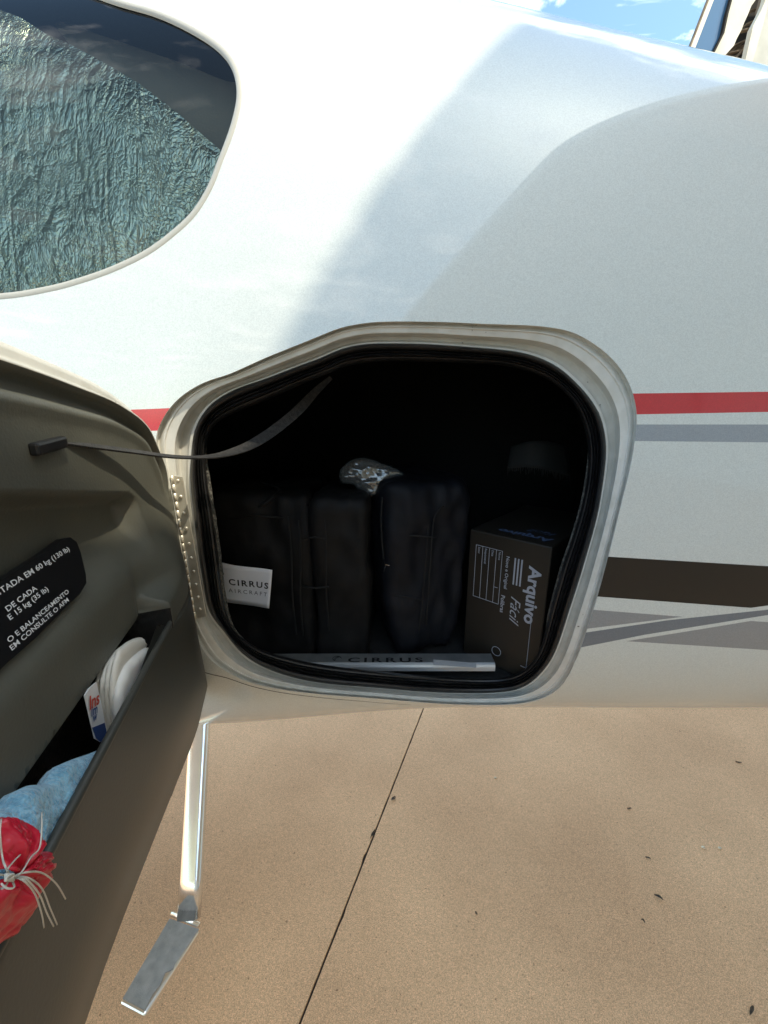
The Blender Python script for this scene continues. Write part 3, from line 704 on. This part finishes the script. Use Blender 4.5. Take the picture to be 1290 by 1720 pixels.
# wing and root (ahead of the door, mostly out of view)
mb = MB(); sec = []
for j in range(24):
    q_ = 2 * math.pi * j / 24; cxx = -1.20 - .75 * math.cos(q_) * 1.0; th = .10 * math.sin(q_) * (1 - .35 * (-math.cos(q_)))
    sec.append((cxx, th))
vs = [(x, .75, H - .60 + z) for x, z in sec] + [(-1.20 + (x + 1.20) * .6, -4.4, H - .35 + z * .6) for x, z in sec]
fs = [(j, (j + 1) % 24, 24 + (j + 1) % 24, 24 + j) for j in range(24)] + [tuple(range(24)), tuple(range(24, 48))]
obj('wing', vs, fs, M['white'], plane)

# entry step
tp, bt_ = at(339, 1150, .84), at(317, 1543, .57)
ax = (bt_ - tp).normalized(); sd = Vector((1, 0, 0)); sd = (sd - ax * sd.dot(ax)).normalized(); fw = ax.cross(sd)
vs = []; NS = 28; rows = 8
for i in range(rows):
    f_ = i / (rows - 1); c = tp.lerp(bt_, f_)
    for j in range(NS):
        q_ = 2 * math.pi * j / NS; cx_, sx_ = math.cos(q_), math.sin(q_)
        vs.append(c + sd * (.0245 * math.copysign(abs(cx_) ** .8, cx_)) + fw * (.0095 * math.copysign(abs(sx_) ** .8, sx_) * (1 + .3 * cx_)))
fs = [(i * NS + j, i * NS + (j + 1) % NS, (i + 1) * NS + (j + 1) % NS, (i + 1) * NS + j) for i in range(rows - 1) for j in range(NS)]
fs += [tuple(range(NS)), tuple((rows - 1) * NS + j for j in range(NS))]
step = obj('entry_step', vs, fs, M['chrome'], plane)
for f_ in fs[:0]: pass
zs = bt_.z - .004
k1, k2, k3, k4 = atz(283, 1543, zs), atz(336, 1562, zs), atz(243, 1707, zs), atz(200, 1684, zs)
mb = MB().prism([k1, k2, k3, k4], (0, 0, -.014)); bevel(mb.build('step_plate', M['chrome'], step), .005, 3)
edge = [k1.lerp(k2, .04), k1.lerp(k2, .97), k2.lerp(k3, .18).lerp(k1.lerp(k4, .18), .03), k2.lerp(k3, .45).lerp(k1.lerp(k4, .45), .08), k2.lerp(k3, .50).lerp(k1.lerp(k4, .50), .03), k2.lerp(k3, .56).lerp(k1.lerp(k4, .56), .20), k2.lerp(k3, .68).lerp(k1.lerp(k4, .68), .12), k2.lerp(k3, .80).lerp(k1.lerp(k4, .80), .16), k2.lerp(k3, .955).lerp(k1.lerp(k4, .955), .10), k1.lerp(k4, .955).lerp(k2.lerp(k3, .955), .05)]
MB().prism([p + Vector((0, 0, .0004)) for p in edge], (0, 0, .0016)).build('tread', M['grit'], step)
MB().tube([k1.lerp(k2, -.0) + Vector((.004, .006, .004)), k1.lerp(k2, 1.0) + Vector((-.004, .006, .004))], .0045, 10).build('weld', M['chrome'], step, True)

# ------------------------------------------------------------------ luggage in the bay
FLZ = BZ0 + .001
def softbox(name, x0, x1, y0, y1, z0, z1, m, parent, rr=.03, wr=.006, seed=0, n=26, taper=0, yaw=0):
    vs = []; fs = []; idx = {}
    c = Vector(((x0 + x1) / 2, (y0 + y1) / 2, (z0 + z1) / 2)); h = Vector(((x1 - x0) / 2, (y1 - y0) / 2, (z1 - z0) / 2))
    def pt(p):
        k = tuple(round(q_, 5) for q_ in p)
        if k in idx: return idx[k]
        q_ = Vector((p[0] * h.x, p[1] * h.y, p[2] * h.z)); inn = Vector((max(-h.x + rr, min(h.x - rr, q_.x)), max(-h.y + rr, min(h.y - rr, q_.y)), max(-h.z + rr, min(h.z - rr, q_.z))))
        d = q_ - inn; nn = d.normalized() if d.length > 1e-6 else Vector((0, 0, 0)); q_ = inn + nn * min(rr, d.length)
        ww = wr * (noise.noise(Vector((q_.x * 9, q_.y * 9, q_.z * 6 + seed))) + .6 * (1 - 2 * abs(noise.noise(Vector((q_.x * 22, q_.y * 22, q_.z * 14 + seed))))))
        q_ += nn * ww if d.length > 1e-6 else Vector((0, 0, 0))
        if taper: q_.x *= 1 - taper * max(0, (-q_.z / h.z)) ** 1.5
        if q_.z < -h.z + .004: q_.z = -h.z
        q_ = Vector((q_.x * math.cos(yaw) - q_.y * math.sin(yaw), q_.x * math.sin(yaw) + q_.y * math.cos(yaw), q_.z))
        idx[k] = len(vs); vs.append(c + q_); return idx[k]
    for ax_ in range(3):
        for sg in (-1, 1):
            for i in range(n):
                for j in range(n):
                    def P_(a_, b_):
                        o_ = [0, 0, 0]; o_[ax_] = sg; o_[(ax_ + 1) % 3] = -1 + 2 * a_ / n; o_[(ax_ + 2) % 3] = -1 + 2 * b_ / n; return pt(o_)
                    q_ = (P_(i, j), P_(i + 1, j), P_(i + 1, j + 1), P_(i, j + 1)); fs.append(q_ if sg > 0 else q_[::-1])
    return obj(name, vs, fs, m, parent)
bag = thing('travel_bag', 'black fabric bag with a white woven label, left in the baggage bay', 'bag', (-.25, .85, FLZ))
softbox('bag_body', -.405, -.155, .775, 1.02, FLZ, H - .165, M['bag'], bag, .022, .012, 1)
softbox('side_pocket', -.150, -.035, .765, .99, FLZ, H - .175, M['bag'], bag, .018, .010, 5)
for px0, px1 in (((484, 868), (497, 1066)), ((502, 875), (508, 1068)), ((544, 860), (552, 1060))):
    MB().tube([at(px0[0] + (px1[0] - px0[0]) * f_ + 1.5 * math.sin(f_ * 7), px0[1] + (px1[1] - px0[1]) * f_, .758) for f_ in [i / 10 for i in range(11)]], .0022, 6).build('piping', M['piping'], bag, True)
MB().tube([at(530, 832, .80), at(541, 841, .79), at(541, 851, .785), at(533, 857, .78), at(513, 846, .78)], .0013, 6).build('buckle', M['chrome'], bag, True)
MB().tube([Vector(p) for p in catmull([tuple(at(*q_)) for q_ in [(395,842,.80),(430,852,.78),(455,838,.78),(470,822,.82),(440,812,.86)]], 4, False)], .004, 6).build('handle', M['piping'], bag, True)
Yt = .742
tl, trr, br, bl = at(368, 943, Yt), at(457, 958, Yt - .003), at(453, 1020, Yt - .006), at(377, 1008, Yt)
tu = (trr - tl); tv = (tl - bl); nx_ = 14; vs = []; fs = []
for i in range(nx_ + 1):
    for j in range(9):
        a_, b_ = i / nx_, j / 8; p = tl.lerp(trr, a_).lerp(bl.lerp(br, a_), b_); p = p + Vector((0, -.004 * math.sin(a_ * 5 + b_ * 2) - .002, -.004 * math.sin(a_ * math.pi) * b_)); vs.append(p)
for i in range(nx_):
    for j in range(8): fs.append((i * 9 + j, i * 9 + j + 1, i * 9 + 10 + j, i * 9 + 9 + j))
tagp = obj('woven_label', vs, fs, M['label'], bag)
so_ = tagp.modifiers.new('s', 'SOLIDIFY'); so_.thickness = .001; so_.offset = 0
un = tu.normalized(); vn = (tv - un * tv.dot(un)).normalized(); nn = Vector((0, -1, 0))
def tsurf(p):
    a_ = (p - tl).dot(un) / tu.length; b_ = (tl - p).dot(vn) / tv.length; q_ = tl.lerp(trr, a_).lerp(bl.lerp(br, a_), b_)
    return q_ + Vector((0, -.004 * math.sin(a_ * 5 + b_ * 2) - .0034, -.004 * math.sin(a_ * math.pi) * b_))
text('lettering', 'CIRRUS', tl + un * tu.length * .17 - vn * tv.length * .50, un, vn, nn, .0185, M['ink'], tagp, bold=.022, space=1.3, fit=tu.length * .77, surf=tsurf)
text('lettering', 'AIRCRAFT', tl + un * tu.length * .15 - vn * tv.length * .70, un, vn, nn, .0125, M['inkgrey'], tagp, space=1.5, fit=tu.length * .78, surf=tsurf)
mb = MB()
for k in range(2):
    mb.tube([tsurf(tl + un * (.004 + .006 * math.cos(q_) * (1 - .3 * k)) - vn * (.020 + .008 * math.sin(q_ + k))) for q_ in [j * .5 for j in range(8)]], .0006, 5)
mb.build('emblem', M['ink'], tagp)
bag2 = thing('shoulder_bag', 'dark navy upright bag with piping, between the black bag and the file box', 'bag', (.08, .9, FLZ))
softbox('bag_body', -.028, .160, .80, 1.06, FLZ, H - .150, M['bagblue'], bag2, .024, .014, 9, taper=.28, yaw=.25)
for P_ in ([(722,872,.80),(718,900,.79),(712,980,.785),(706,1040,.785),(700,1078,.79)], [(745,850,.80),(735,860,.79),(728,880,.787),(722,960,.785),(716,1050,.785)], [(642,835,.80),(640,880,.795),(644,940,.79)]):
    MB().tube([Vector(p) for p in catmull([tuple(at(*q_)) for q_ in P_], 4, False)], .002, 6).build('piping', M['piping'], bag2, True)
for P_, w_ in (([(672,838,.83),(676,822,.85),(700,812,.86),(724,822,.85),(728,838,.83)], .0035), ([(655,905,.782),(690,900,.780),(735,903,.782)], .0015), ([(660,1000,.782),(690,1004,.78),(708,1008,.782)], .0015)):
    MB().tube([Vector(p) for p in catmull([tuple(at(*q_)) for q_ in P_], 4, False)], w_, 6).build('handle' if w_ > .003 else 'zip', M['piping'], bag2, True)
for P_ in ([(385,872,.772),(430,866,.77),(475,870,.77)], [(510,905,.757),(530,902,.757),(546,905,.757)], [(508,985,.757),(530,988,.757),(552,985,.757)]):
    MB().tube([at(*q_) for q_ in P_], .0022, 6).build('zip', M['piping'], bag, True)
cl = [at(648, 948, .785), at(677, 955, .785), at(674, 966, .785), at(645, 961, .785)]
MB().tube([cl[3], cl[0], cl[1], cl[2], cl[3].lerp(cl[2], .6)], .0012, 6).build('buckle', M['chrome'], bag2, True)

bx = thing('file_box', 'dark plastic file box with white lettering, right in the baggage bay', 'box', (.25, .8, FLZ))
TL, TRr = Vector((.187, .803, H - .247)), Vector((.316, .686, H - .247)); be = (TRr - TL).normalized(); bw = (TRr - TL).length; bk = Vector((-be.y, be.x, 0)); bh = H - .247 - FLZ
if bk.y < 0: bk = -bk
base = Vector((TL.x, TL.y, FLZ)); bn = -bk
bevel(MB().box(base, be * bw, bk * .30, (0, 0, bh)).build('carton', M['box'], bx), .003, 2)
vz = Vector((0, 0, 1))
def bp_(a_, b_, l=.0008): return base + be * (a_ * bw) + vz * (b_ * bh) + bn * l
def btxt(body, a_, b_, size, fit, **k): text('lettering', body, bp_(a_, b_), -vz, be, bn, size, M['boxprint'], bx, fit=fit, lift=0, **k)
btxt('Arquivo', .78, .84, .034, .125, bold=.03)
btxt('F\u00e1cil', .60, .60, .030, .062, shear=.45)
btxt('Novo e Original', .50, .87, .010, .072, bold=.015)
btxt('Polibras', .475, .58, .012, .040, bold=.02)
mb = MB()
for a_ in (.60, .64, .68): mb.box(bp_(a_, .68, .0006), be * (.018 * bw), vz * (.19 * bh), bn * .0003)
def ln(a0_, b0_, a1_, b1_): mb.tube([bp_(a0_, b0_), bp_(a1_, b1_)], .0006, 4)
for a_ in (.10, .19, .28, .37, .445): ln(a_, .50, a_, .895)
ln(.10, .50, .445, .50); ln(.10, .895, .445, .895); ln(.37, .62, .42, .62)
ln(.86, .10, .86, .52); ln(.79, .10, .86, .10); ln(.82, .52, .86, .52)
mb.tube([bp_(.47 + .06 * math.cos(q_), .13 + .035 * math.sin(q_)) for q_ in [j * .42 for j in range(15)]], .0006, 4, closed=True)
mb.build('printed_form', M['boxprint'], bx)
for k, (s_, a_) in enumerate((('Nome', .40), ('Data', .31), ('Responsavel', .22), ('Setor', .13))): btxt(s_, a_, .885, .007, None, bold=.01)
tb = base + vz * (bh + .0012)
text('lettering', 'Arquivo', tb + be * bw * .92 + bk * .045, -be, -bk, vz, .034, mat('navy box print', (.10, .14, .24), .6), bx, bold=.03, lift=0)
text('lettering', 'F\u00e1cil', tb + be * bw * .90 + bk * .085, -be, -bk, vz, .030, mat('navy box print', (.10, .14, .24), .6), bx, shear=.45, lift=0)

# crumpled clear plastic between the bags, fringed grey cover behind the box
fo = [(-.062,-.022),(-.068,.004),(-.045,.028),(-.010,.036),(.028,.024),(.060,.012),(.080,-.004),(.055,-.016),(.034,-.040),(.008,-.052),(-.020,-.044),(-.035,-.026)]
pf = pillow('plastic_wrap', catmull(fo, 4), at(620, 795, .87), (1, 0, 0), (0, .25, .97), (0, -.97, .25), .014, .0035, M['foil'], rim=.03, wr=.007, wf=30, seed=11, stretch=(1, 2.2))
tag(pf, 'crumpled silvery plastic wrap lying on top of the black bags', 'wrapper')
cv = thing('fringed_cover', 'grey curved cover with a ragged fringe behind the file box', 'cover', tuple(at(905, 790, .95)))
vs = []; fs = []
for i in range(21):
    for j in range(7):
        a_, b_ = i / 20, j / 6; px = 852 + 106 * a_ + 6 * (1 - b_) * (.5 - a_) * 2; py = 750 + 36 * b_ + 14 * a_ * b_ - 10 * math.sin(a_ * math.pi) * (1 - .3 * b_)
        vs.append(at(px, py, .95 - .05 * math.sin(a_ * math.pi) - .03 * b_))
for i in range(20):
    for j in range(6): fs.append((i * 7 + j, i * 7 + j + 1, i * 7 + 8 + j, i * 7 + 7 + j))
cg = obj('cover_panel', vs, fs, mat('grey felt', (.022, .021, .019), .9), cv); q_ = cg.modifiers.new('s', 'SOLIDIFY'); q_.thickness = .002
mb = MB()
for i in range(46):
    a_ = i / 45 + random.uniform(-.008, .008); px = 852 + 106 * a_; py = 783 + 14 * a_ - 7 * math.sin(a_ * math.pi)
    Y_ = .92 - .05 * math.sin(a_ * math.pi); mb.tube([at(px, py, Y_), at(px + random.uniform(-1, 1), py + random.uniform(6, 17), Y_ + .004)], .0008, 4)
mb.build('fringe', mat('grey yarn', (.022, .021, .019), .9), cv)

# ------------------------------------------------------------------ things in the door pocket
def dplane(pts, w_): return [dloc(p[0], p[1], w_) for p in pts]
def dpillow(name, px, w_, thick, m, rim=.02, wr=0, wf=30, seed=0, step=.004, flat=.15, stretch=(1, 1), k=4, parent=None):
    P_ = dplane(px, w_); P_ = catmull(P_, k) if k > 1 else P_
    return pillow(name, P_, HP + Vector((0, 0, H)) + DN * w_, DU, (0, 0, 1), DN, thick, step, m, parent, rim, wr, wf, flat, seed, stretch=stretch)
tw = dpillow('towel', [(-60,1420),(-20,1370),(6,1358),(18,1335),(45,1320),(75,1315),(92,1290),(120,1276),(150,1266),(176,1256),(184,1266),(168,1300),(140,1352),(112,1402),(86,1444),(60,1490),(20,1560),(-60,1620)], 0.0165, .0095, M['towel'], rim=.018, wr=.0050, wf=42, seed=2, step=.0026, flat=.3, stretch=(1, 1.6))
tag(tw, 'light blue terry towel stuffed into the pocket of the open door', 'towel')
rb = thing('plastic_bag', 'red plastic bag tied with white string, hanging from the door pocket', 'plastic bag', tuple(D(*dloc(15, 1490, .04), .04)))
def fan(name, rim_px, w0, w1, pleats, seed, m, amp=.0030):
    c = dloc(16, 1475, w0); R_ = catmull([dloc(a_, b_, w1) for a_, b_ in rim_px], 10, False); vs = []; fs = []; n_ = len(R_); K_ = 26
    for i_, p_ in enumerate(R_):
        f_ = i_ / (n_ - 1); ph = pleats * math.pi * 2 * (f_ + .05 * noise.noise(Vector((f_ * 7, seed, 0))))
        for k_ in range(K_ + 1):
            q_ = k_ / K_; a_ = .7 * amp * (1 - abs(math.sin(ph * .5 + .9 * noise.noise(Vector((q_ * 3, f_ * 5, seed)))))) * math.sin(min(1, q_ * 1.25) * math.pi * .78) * 2 + .0022 * noise.noise(Vector((q_ * 9, f_ * 16, seed + 3))) * q_
            bl_ = .006 * math.sin(q_ * math.pi) ** .7
            x_ = c[0] + (p_[0] - c[0]) * q_; z_ = c[1] + (p_[1] - c[1]) * q_ + .002 * noise.noise(Vector((f_ * 30, q_ * 4, seed))) * q_
            vs.append(D(x_, z_, w0 + (w1 - w0) * q_ + a_ + bl_))
    for i_ in range(n_ - 1):
        for k_ in range(K_): fs.append((i_ * (K_ + 1) + k_, i_ * (K_ + 1) + k_ + 1, (i_ + 1) * (K_ + 1) + k_ + 1, (i_ + 1) * (K_ + 1) + k_))
    o_ = obj(name, vs, fs, m, rb); so2 = o_.modifiers.new('s', 'SOLIDIFY'); so2.thickness = .0006; return o_
fan('bag_neck', [(-70,1470),(-60,1425),(-30,1388),(0,1378),(20,1376),(36,1388),(41,1405),(34,1425),(26,1445),(20,1460)], .043, .036, 3.5, 1, M['redbag'])
fan('bag_body', [(22,1458),(34,1444),(50,1436),(64,1436),(73,1446),(68,1470),(58,1496),(46,1525),(28,1552),(8,1575),(-20,1592),(-60,1600),(-90,1560),(-90,1500)], .043, .036, 4.5, 5, M['redbag'])
fan('bag_fold', [(30,1450),(44,1443),(56,1440),(66,1446),(66,1462),(56,1478),(44,1490)], .046, .039, 1.5, 9, M['redbag'])
mb = MB()
kn = (18, 1474, .056)
def sp_(L): return [Vector(p) for p in catmull([tuple(D(*dloc(a_, b_, c_), c_)) for a_, b_, c_ in L], 4, False)]
for L_ in ([kn, (34,1468,.066), (52,1440,.062), (66,1425,.058), (70,1395,.055), (70,1365,.050)],
           [kn, (40,1466,.066), (70,1466,.064), (95,1485,.058), (110,1510,.050)],
           [kn, (45,1474,.066), (70,1492,.062), (84,1525,.055), (96,1553,.048)],
           [kn, (42,1476,.066), (66,1502,.062), (78,1532,.056), (90,1556,.049)],
           [kn, (38,1478,.066), (58,1500,.062), (70,1535,.056), (74,1558,.049)],
           [kn, (8,1490,.064), (0,1492,.062), (-20,1486,.062)], [kn, (24,1490,.066), (12,1492,.066), (2,1484,.064)],
           [kn, (6,1470,.062), (-20,1468,.060)], [kn, (12,1462,.062), (24,1446,.058), (34,1436,.056)], [kn, (10,1458,.062), (4,1440,.056), (0,1400,.056), (2,1376,.052)]):
    mb.tube(sp_(L_), .00030, 6)
for k in range(7):
    a_ = k * .9; mb.tube([D(*dloc(16 + 7 * math.cos(q_), 1474 + 5 * math.sin(q_ + a_), .061 + .001 * k), .061 + .001 * k) for q_ in [j * .6 for j in range(11)]], .00042, 6)
mb.build('string', M['string'], rb, True)

cn = thing('plastic_sleeves', 'nested ivory plastic sleeves standing in the door pocket', 'container', tuple(D(.30, -.22, .01)))
for k in range(4):
    o_ = k * 9
    P_ = [(160 + o_ * .9, 1165), (166 + o_, 1130 - o_), (180 + o_, 1104 - o_ * .8), (200 + o_, 1088 - o_ * .6), (216 + o_ * .9, 1086 - o_ * .5), (222 + o_ * .8, 1092), (200 + o_ * .8, 1110), (190 + o_, 1135), (190 + o_, 1190), (192 + o_, 1245), (170 + o_, 1246)]
    dpillow('sleeve', P_, .001 + .004 * k, .0028, M['cream'], rim=.007, wr=.0006, seed=k, step=.004, flat=.4, parent=cn)
wb = dpillow('white_bottle', [(192,1190),(196,1150),(208,1120),(226,1100),(245,1088),(258,1092),(264,1108),(268,1140),(258,1180),(238,1215),(215,1245),(204,1245)], .0165, .0045, M['plastic'], rim=.010, wr=.0008, wf=60, seed=12, step=.004, flat=.25)
tag(wb, 'white translucent plastic bottle with a slanted front, rightmost in the door pocket', 'bottle')
lf = thing('leaflet', 'folded leaflet with red and blue print in a clear sleeve in the door pocket', 'leaflet', tuple(D(.33, -.2, .0)))
wl = .012
pp = [D(*dloc(a_, b_, wl), wl) for a_, b_ in [(143,1168),(150,1156),(162,1146),(172,1190),(182,1243),(170,1246),(160,1240)]]
MB().prism(pp, DN * -.001).build('page', M['paper'], lf)
pp = [D(*dloc(a_, b_, wl + .0004), wl + .0004) for a_, b_ in [(156,1222),(176,1214),(182,1243),(170,1246),(162,1240)]]
MB().prism(pp, DN * -.0006).build('printed_band', M['bluenk'], lf)
def lt(body, p0, p1, size, m):
    a_ = D(*dloc(*p0, wl + .0008), wl + .0008); b_ = D(*dloc(*p1, wl + .0008), wl + .0008); u_ = (b_ - a_).normalized(); v_ = DN.cross(u_); v_ = v_ if v_.z > 0 else -v_
    text('lettering', body, a_, u_, v_, DN, size, m, lf, bold=.02, lift=0)
lt('Ins', (150,1193), (163,1184), .014, M['rednk']); lt('Im', (153,1204), (165,1196), .010, M['bluenk']); lt('w', (156,1213), (166,1206), .009, M['bluenk'])

# ------------------------------------------------------------------ canopy that shades this side (behind and right of the camera)
WS = texture(mat('white painted steel', (.78, .80, .78), .5), 3, (.72, .74, .72), (.82, .84, .82), bump=.05)
e0 = Vector((1.66, -1.31, H + 3.55)); ed_ = Vector((.10, .995, 0)).normalized(); en = Vector((ed_.y, -ed_.x, 0))
can = thing('hangar_canopy', 'white steel canopy on posts over the right side of the apron', 'canopy', (6, -3, 0))
q0 = e0 + ed_ * -11; q1 = e0 + ed_ * 5.2
qk = e0 + ed_ * .80; q1k = qk + Vector((2.15, 4.2, 0))               # the free edge bends back beyond the tail side
cv_ = [q0] + [(e0 + ed_ * .15).lerp(qk, t_).lerp(qk.lerp(q1k, t_ * .3), t_) for t_ in [i_ / 10 for i_ in range(11)]] + [q1k]
MB().prism(cv_ + [q1 + en * 6.5, q0 + en * 6.5], (0, 0, .06)).build('roof_sheet', WS, can)
MB().prism(cv_ + [p_ + Vector((.05, -.01, 0)) for p_ in cv_[::-1]], (0, 0, -.10)).build('fascia', WS, can)
for k in range(7):
    pb = q0 + ed_ * (2.4 * k + .3); of = .06 + max(0, (pb - qk).dot(ed_) + .12) * .46
    if of < 6: MB().box(pb + en * of + Vector((0, 0, -.18)), ed_ * .12, en * (6.46 - of), (0, 0, .177)).build('beam', WS, can)
for a_, b_ in ((.2, 6.2), (5.4, 6.2), (10.6, 6.2), (15.7, 6.2)):
    MB().box(Vector((*(q0 + ed_ * a_ + en * b_).xy, 0)), ed_ * .16, en * .16, (0, 0, H + 3.37)).build('post', WS, can)
MB().box(Vector((*(q0 + en * 6.42).xy, .0)), ed_ * 16.2, en * .08, (0, 0, H + 3.52)).build('side_wall', WS, can)  # unseen wall added to keep a sky strip out of the fuselage reflection
hb = thing('hangar', 'white hangar wall with a dark doorway behind the photographer', 'building', (2, -9, 0))
MB().box((-2.6, -12.4, 0), (16, 0, 0), (0, .3, 0), (0, 0, 5.1)).build('wall', WS, hb)
MB().box((6, -12.09, 0), (4, 0, 0), (0, .05, 0), (0, 0, 3.4)).build('hangar_door', mat('grey steel door', (.25, .27, .28), .5), hb)

# ------------------------------------------------------------------ building above the fuselage, upper right
bd = thing('terminal_building', 'pale building with tilted blue glazing and a torn open soffit beyond the aircraft', 'building', tuple(Vector((*at(1230, 60, 16).xy, 0))))
CR = texture(mat('cream cladding', (.62, .56, .44), .7), 2, (.58, .53, .42), (.70, .65, .54), bump=.1)
WR = texture(mat('weathered beige wall', (.5, .48, .42), .8), 2, (.44, .42, .36), (.52, .50, .44), bump=.1)
GB = mat('blue reflective glazing', (.05, .12, .22), .06, .0, Specular_IOR_Level=1.0)
WD = texture(mat('old brown timber', (.20, .14, .09), .8), 5, (.13, .09, .055), (.26, .19, .12), bump=.3)
DK = mat('dark roof void', (.02, .016, .012), .9)
YB = 16
def bprism(name, pts, dy, m, y=0, nm=None): return MB().prism([at(a_, b_, YB + y) for a_, b_ in pts], (0, dy, 0)).build(name, m, bd)
sl_ = lambda y: -.39 * (y - 85)
bprism('corner_trim', [(1157,88),(1095,247),(1102,247),(1165,88),(1199,0),(1246,-120),(1238,-120),(1191,0)], .12, CR, -.25)
bprism('edge_flashing', [(1155,88),(1093,247),(1095,247),(1157,88),(1191,0),(1238,-120),(1236,-120),(1189,0)], .12, WD, -.28)
bprism('glazing', [(1164,88),(1101,247),(1120,247),(1197,92),(1215,55),(1222,22),(1228,0),(1262,-120),(1245,-120),(1198,0)], .2, GB)
bprism('glazing_joint', [(1196,92),(1119,247),(1122,247),(1198.5,92),(1217,55),(1224,22),(1230,0),(1265,-120),(1261,-120),(1227,0),(1221,22),(1214,55)], .3, DK, -.12)
bprism('cladding_panel', [(1198,92),(1121,247),(1140,247),(1216,95),(1226,84),(1233,76),(1237,66),(1246,49),(1250,38),(1256,25),(1262,10),(1269,0),(1320,-120),(1264,-120),(1229,0),(1223,22),(1216,55)], .08, CR, -.05)
bprism('roof_void', [(1130,247),(1214,97),(1262,-5),(1310,-120),(1350,-120),(1290,0),(1275,60),(1255,120),(1200,247)], .1, DK, .75)
bprism('pillar', [(1252,102),(1215,247),(1232,247),(1264,105),(1282,40),(1293,0),(1325,-120),(1318,-120),(1286,0),(1278,19),(1265,44)], .20, CR, -.2)
bprism('side_wall', [(1264,105),(1232,247),(1700,247),(1700,-120),(1325,-120),(1293,0),(1282,40)], .20, WR, -.05)
for a_, b_, c_, d_, t_, yy in ((1214,93,1238,50,2.5,.0),(1224,88,1252,82,2.2,.4),(1232,76,1262,62,1.6,.5),(1228,86,1262,60,1.8,.7),(1246,50,1264,46,2.4,.3),(1236,98,1262,66,2.4,.2),(1240,90,1252,84,1.6,.5),(1254,40,1268,34,2.6,.5),(1262,16,1274,13,1.6,.4),(1275,20,1284,-14,3.6,.1),(1230,80,1258,74,1.4,.8),(1226,96,1240,92,2.0,.5)):
    dx, dy = c_ - a_, d_ - b_; l = math.hypot(dx, dy); nx, ny = -dy / l * t_ / 2, dx / l * t_ / 2
    bprism('rafter', [(a_ + nx, b_ + ny), (c_ + nx, d_ + ny), (c_ - nx, d_ - ny), (a_ - nx, b_ - ny)], .12, WD, yy * .6 + .05)
x0_, x1_ = at(1120, 247, YB).x, at(1700, 247, YB).x; zt_ = at(1120, 246, YB).z
MB().box((x0_, YB - .1, 0), (x1_ - x0_, 0, 0), (0, 7, 0), (0, 0, zt_)).build('wall', WR, bd)
MB().box((x0_ + 7, YB + 1.5, zt_), (x1_ - x0_ - 7, 0, 0), (0, 5.5, 0), (0, 0, 6)).build('roof_block', WR, bd)

# ------------------------------------------------------------------ litter on the concrete
peb = mat('pale gravel', (.72, .62, .46), .8); lfm = texture(mat('dry dark leaf', (.06, .05, .04), .8), 40, (.03, .025, .02), (.11, .08, .05))
def stone(px, py, r_, label):
    c = atz(px, py, 0); vs = []; fs = []
    for i in range(5):
        for j in range(8):
            th, ph = math.pi * i / 4, 2 * math.pi * j / 8; k = r_ * (1 + .3 * noise.noise(Vector((i, j * 1.3, px))))
            vs.append(c + Vector((math.sin(th) * math.cos(ph) * k * 1.4, math.sin(th) * math.sin(ph) * k, r_ * .55 + math.cos(th) * k * .6)))
    for i in range(4):
        for j in range(8): fs.append((i * 8 + j, (i + 1) * 8 + j, (i + 1) * 8 + (j + 1) % 8, i * 8 + (j + 1) % 8))
    tag(obj('pebble', vs, fs, peb), label, 'pebble', 'pebbles on the concrete')
stone(832, 1307, .0042, 'pale pebble alone on the concrete nearest the long joint')
stone(1181, 1424, .0048, 'left one of two pale pebbles close together on the concrete')
stone(1209, 1425, .0044, 'right one of two pale pebbles close together on the concrete')
def leaf(px, py, ang, ln_, wd_, label):
    c = atz(px, py, 0); u_ = Vector((math.cos(ang), math.sin(ang), 0)); v_ = Vector((-u_.y, u_.x, 0)); vs = []; fs = []; n_ = 7
    for i in range(n_):
        f_ = i / (n_ - 1); hw = wd_ * math.sin(math.pi * (f_ * .92 + .04)) * (1 + .35 * noise.noise(Vector((i * 1.1, px, 0))))
        for s_ in (-1, 0, 1): vs.append(c + u_ * (f_ - .5) * ln_ + v_ * hw * s_ + Vector((0, 0, .002 + .003 * abs(s_) + .003 * math.sin(f_ * 4 + px))))
    for i in range(n_ - 1):
        for k in (0, 1): fs.append((i * 3 + k, i * 3 + k + 1, i * 3 + k + 4, i * 3 + k + 3))
    o_ = tag(obj('dry_leaf', vs, fs, lfm), label, 'leaf', 'dry leaves on the concrete'); return o_
leaf(1262, 1698, .6, .026, .0035, 'dark crumpled leaf scrap, largest, at the lower right of the concrete')
leaf(1106, 1508, 2.4, .022, .004, 'thin brown leaf scrap below the pair of pale pebbles')
leaf(1240, 1281, 2.6, .020, .004, 'small dark leaf scrap at the far right near the fuselage')
leaf(661, 1342, .9, .026, .006, 'black scrap just right of the concrete joint')
leaf(626, 1402, 1.0, .030, .004, 'thin black scrap lying across the concrete joint')
leaf(1057, 1359, 2.8, .014, .003, 'tiny brown leaf scrap in the middle of the right slab')
leaf(1088, 1442, 2.3, .014, .003, 'tiny reddish leaf scrap left of the pair of pebbles')
leaf(800, 1535, 1.9, .010, .003, 'tiny dark speck of leaf in the centre of the lower slab')
leaf(1080, 1548, 2.3, .010, .003, 'tiny leaf crumb just below the thin brown scrap')
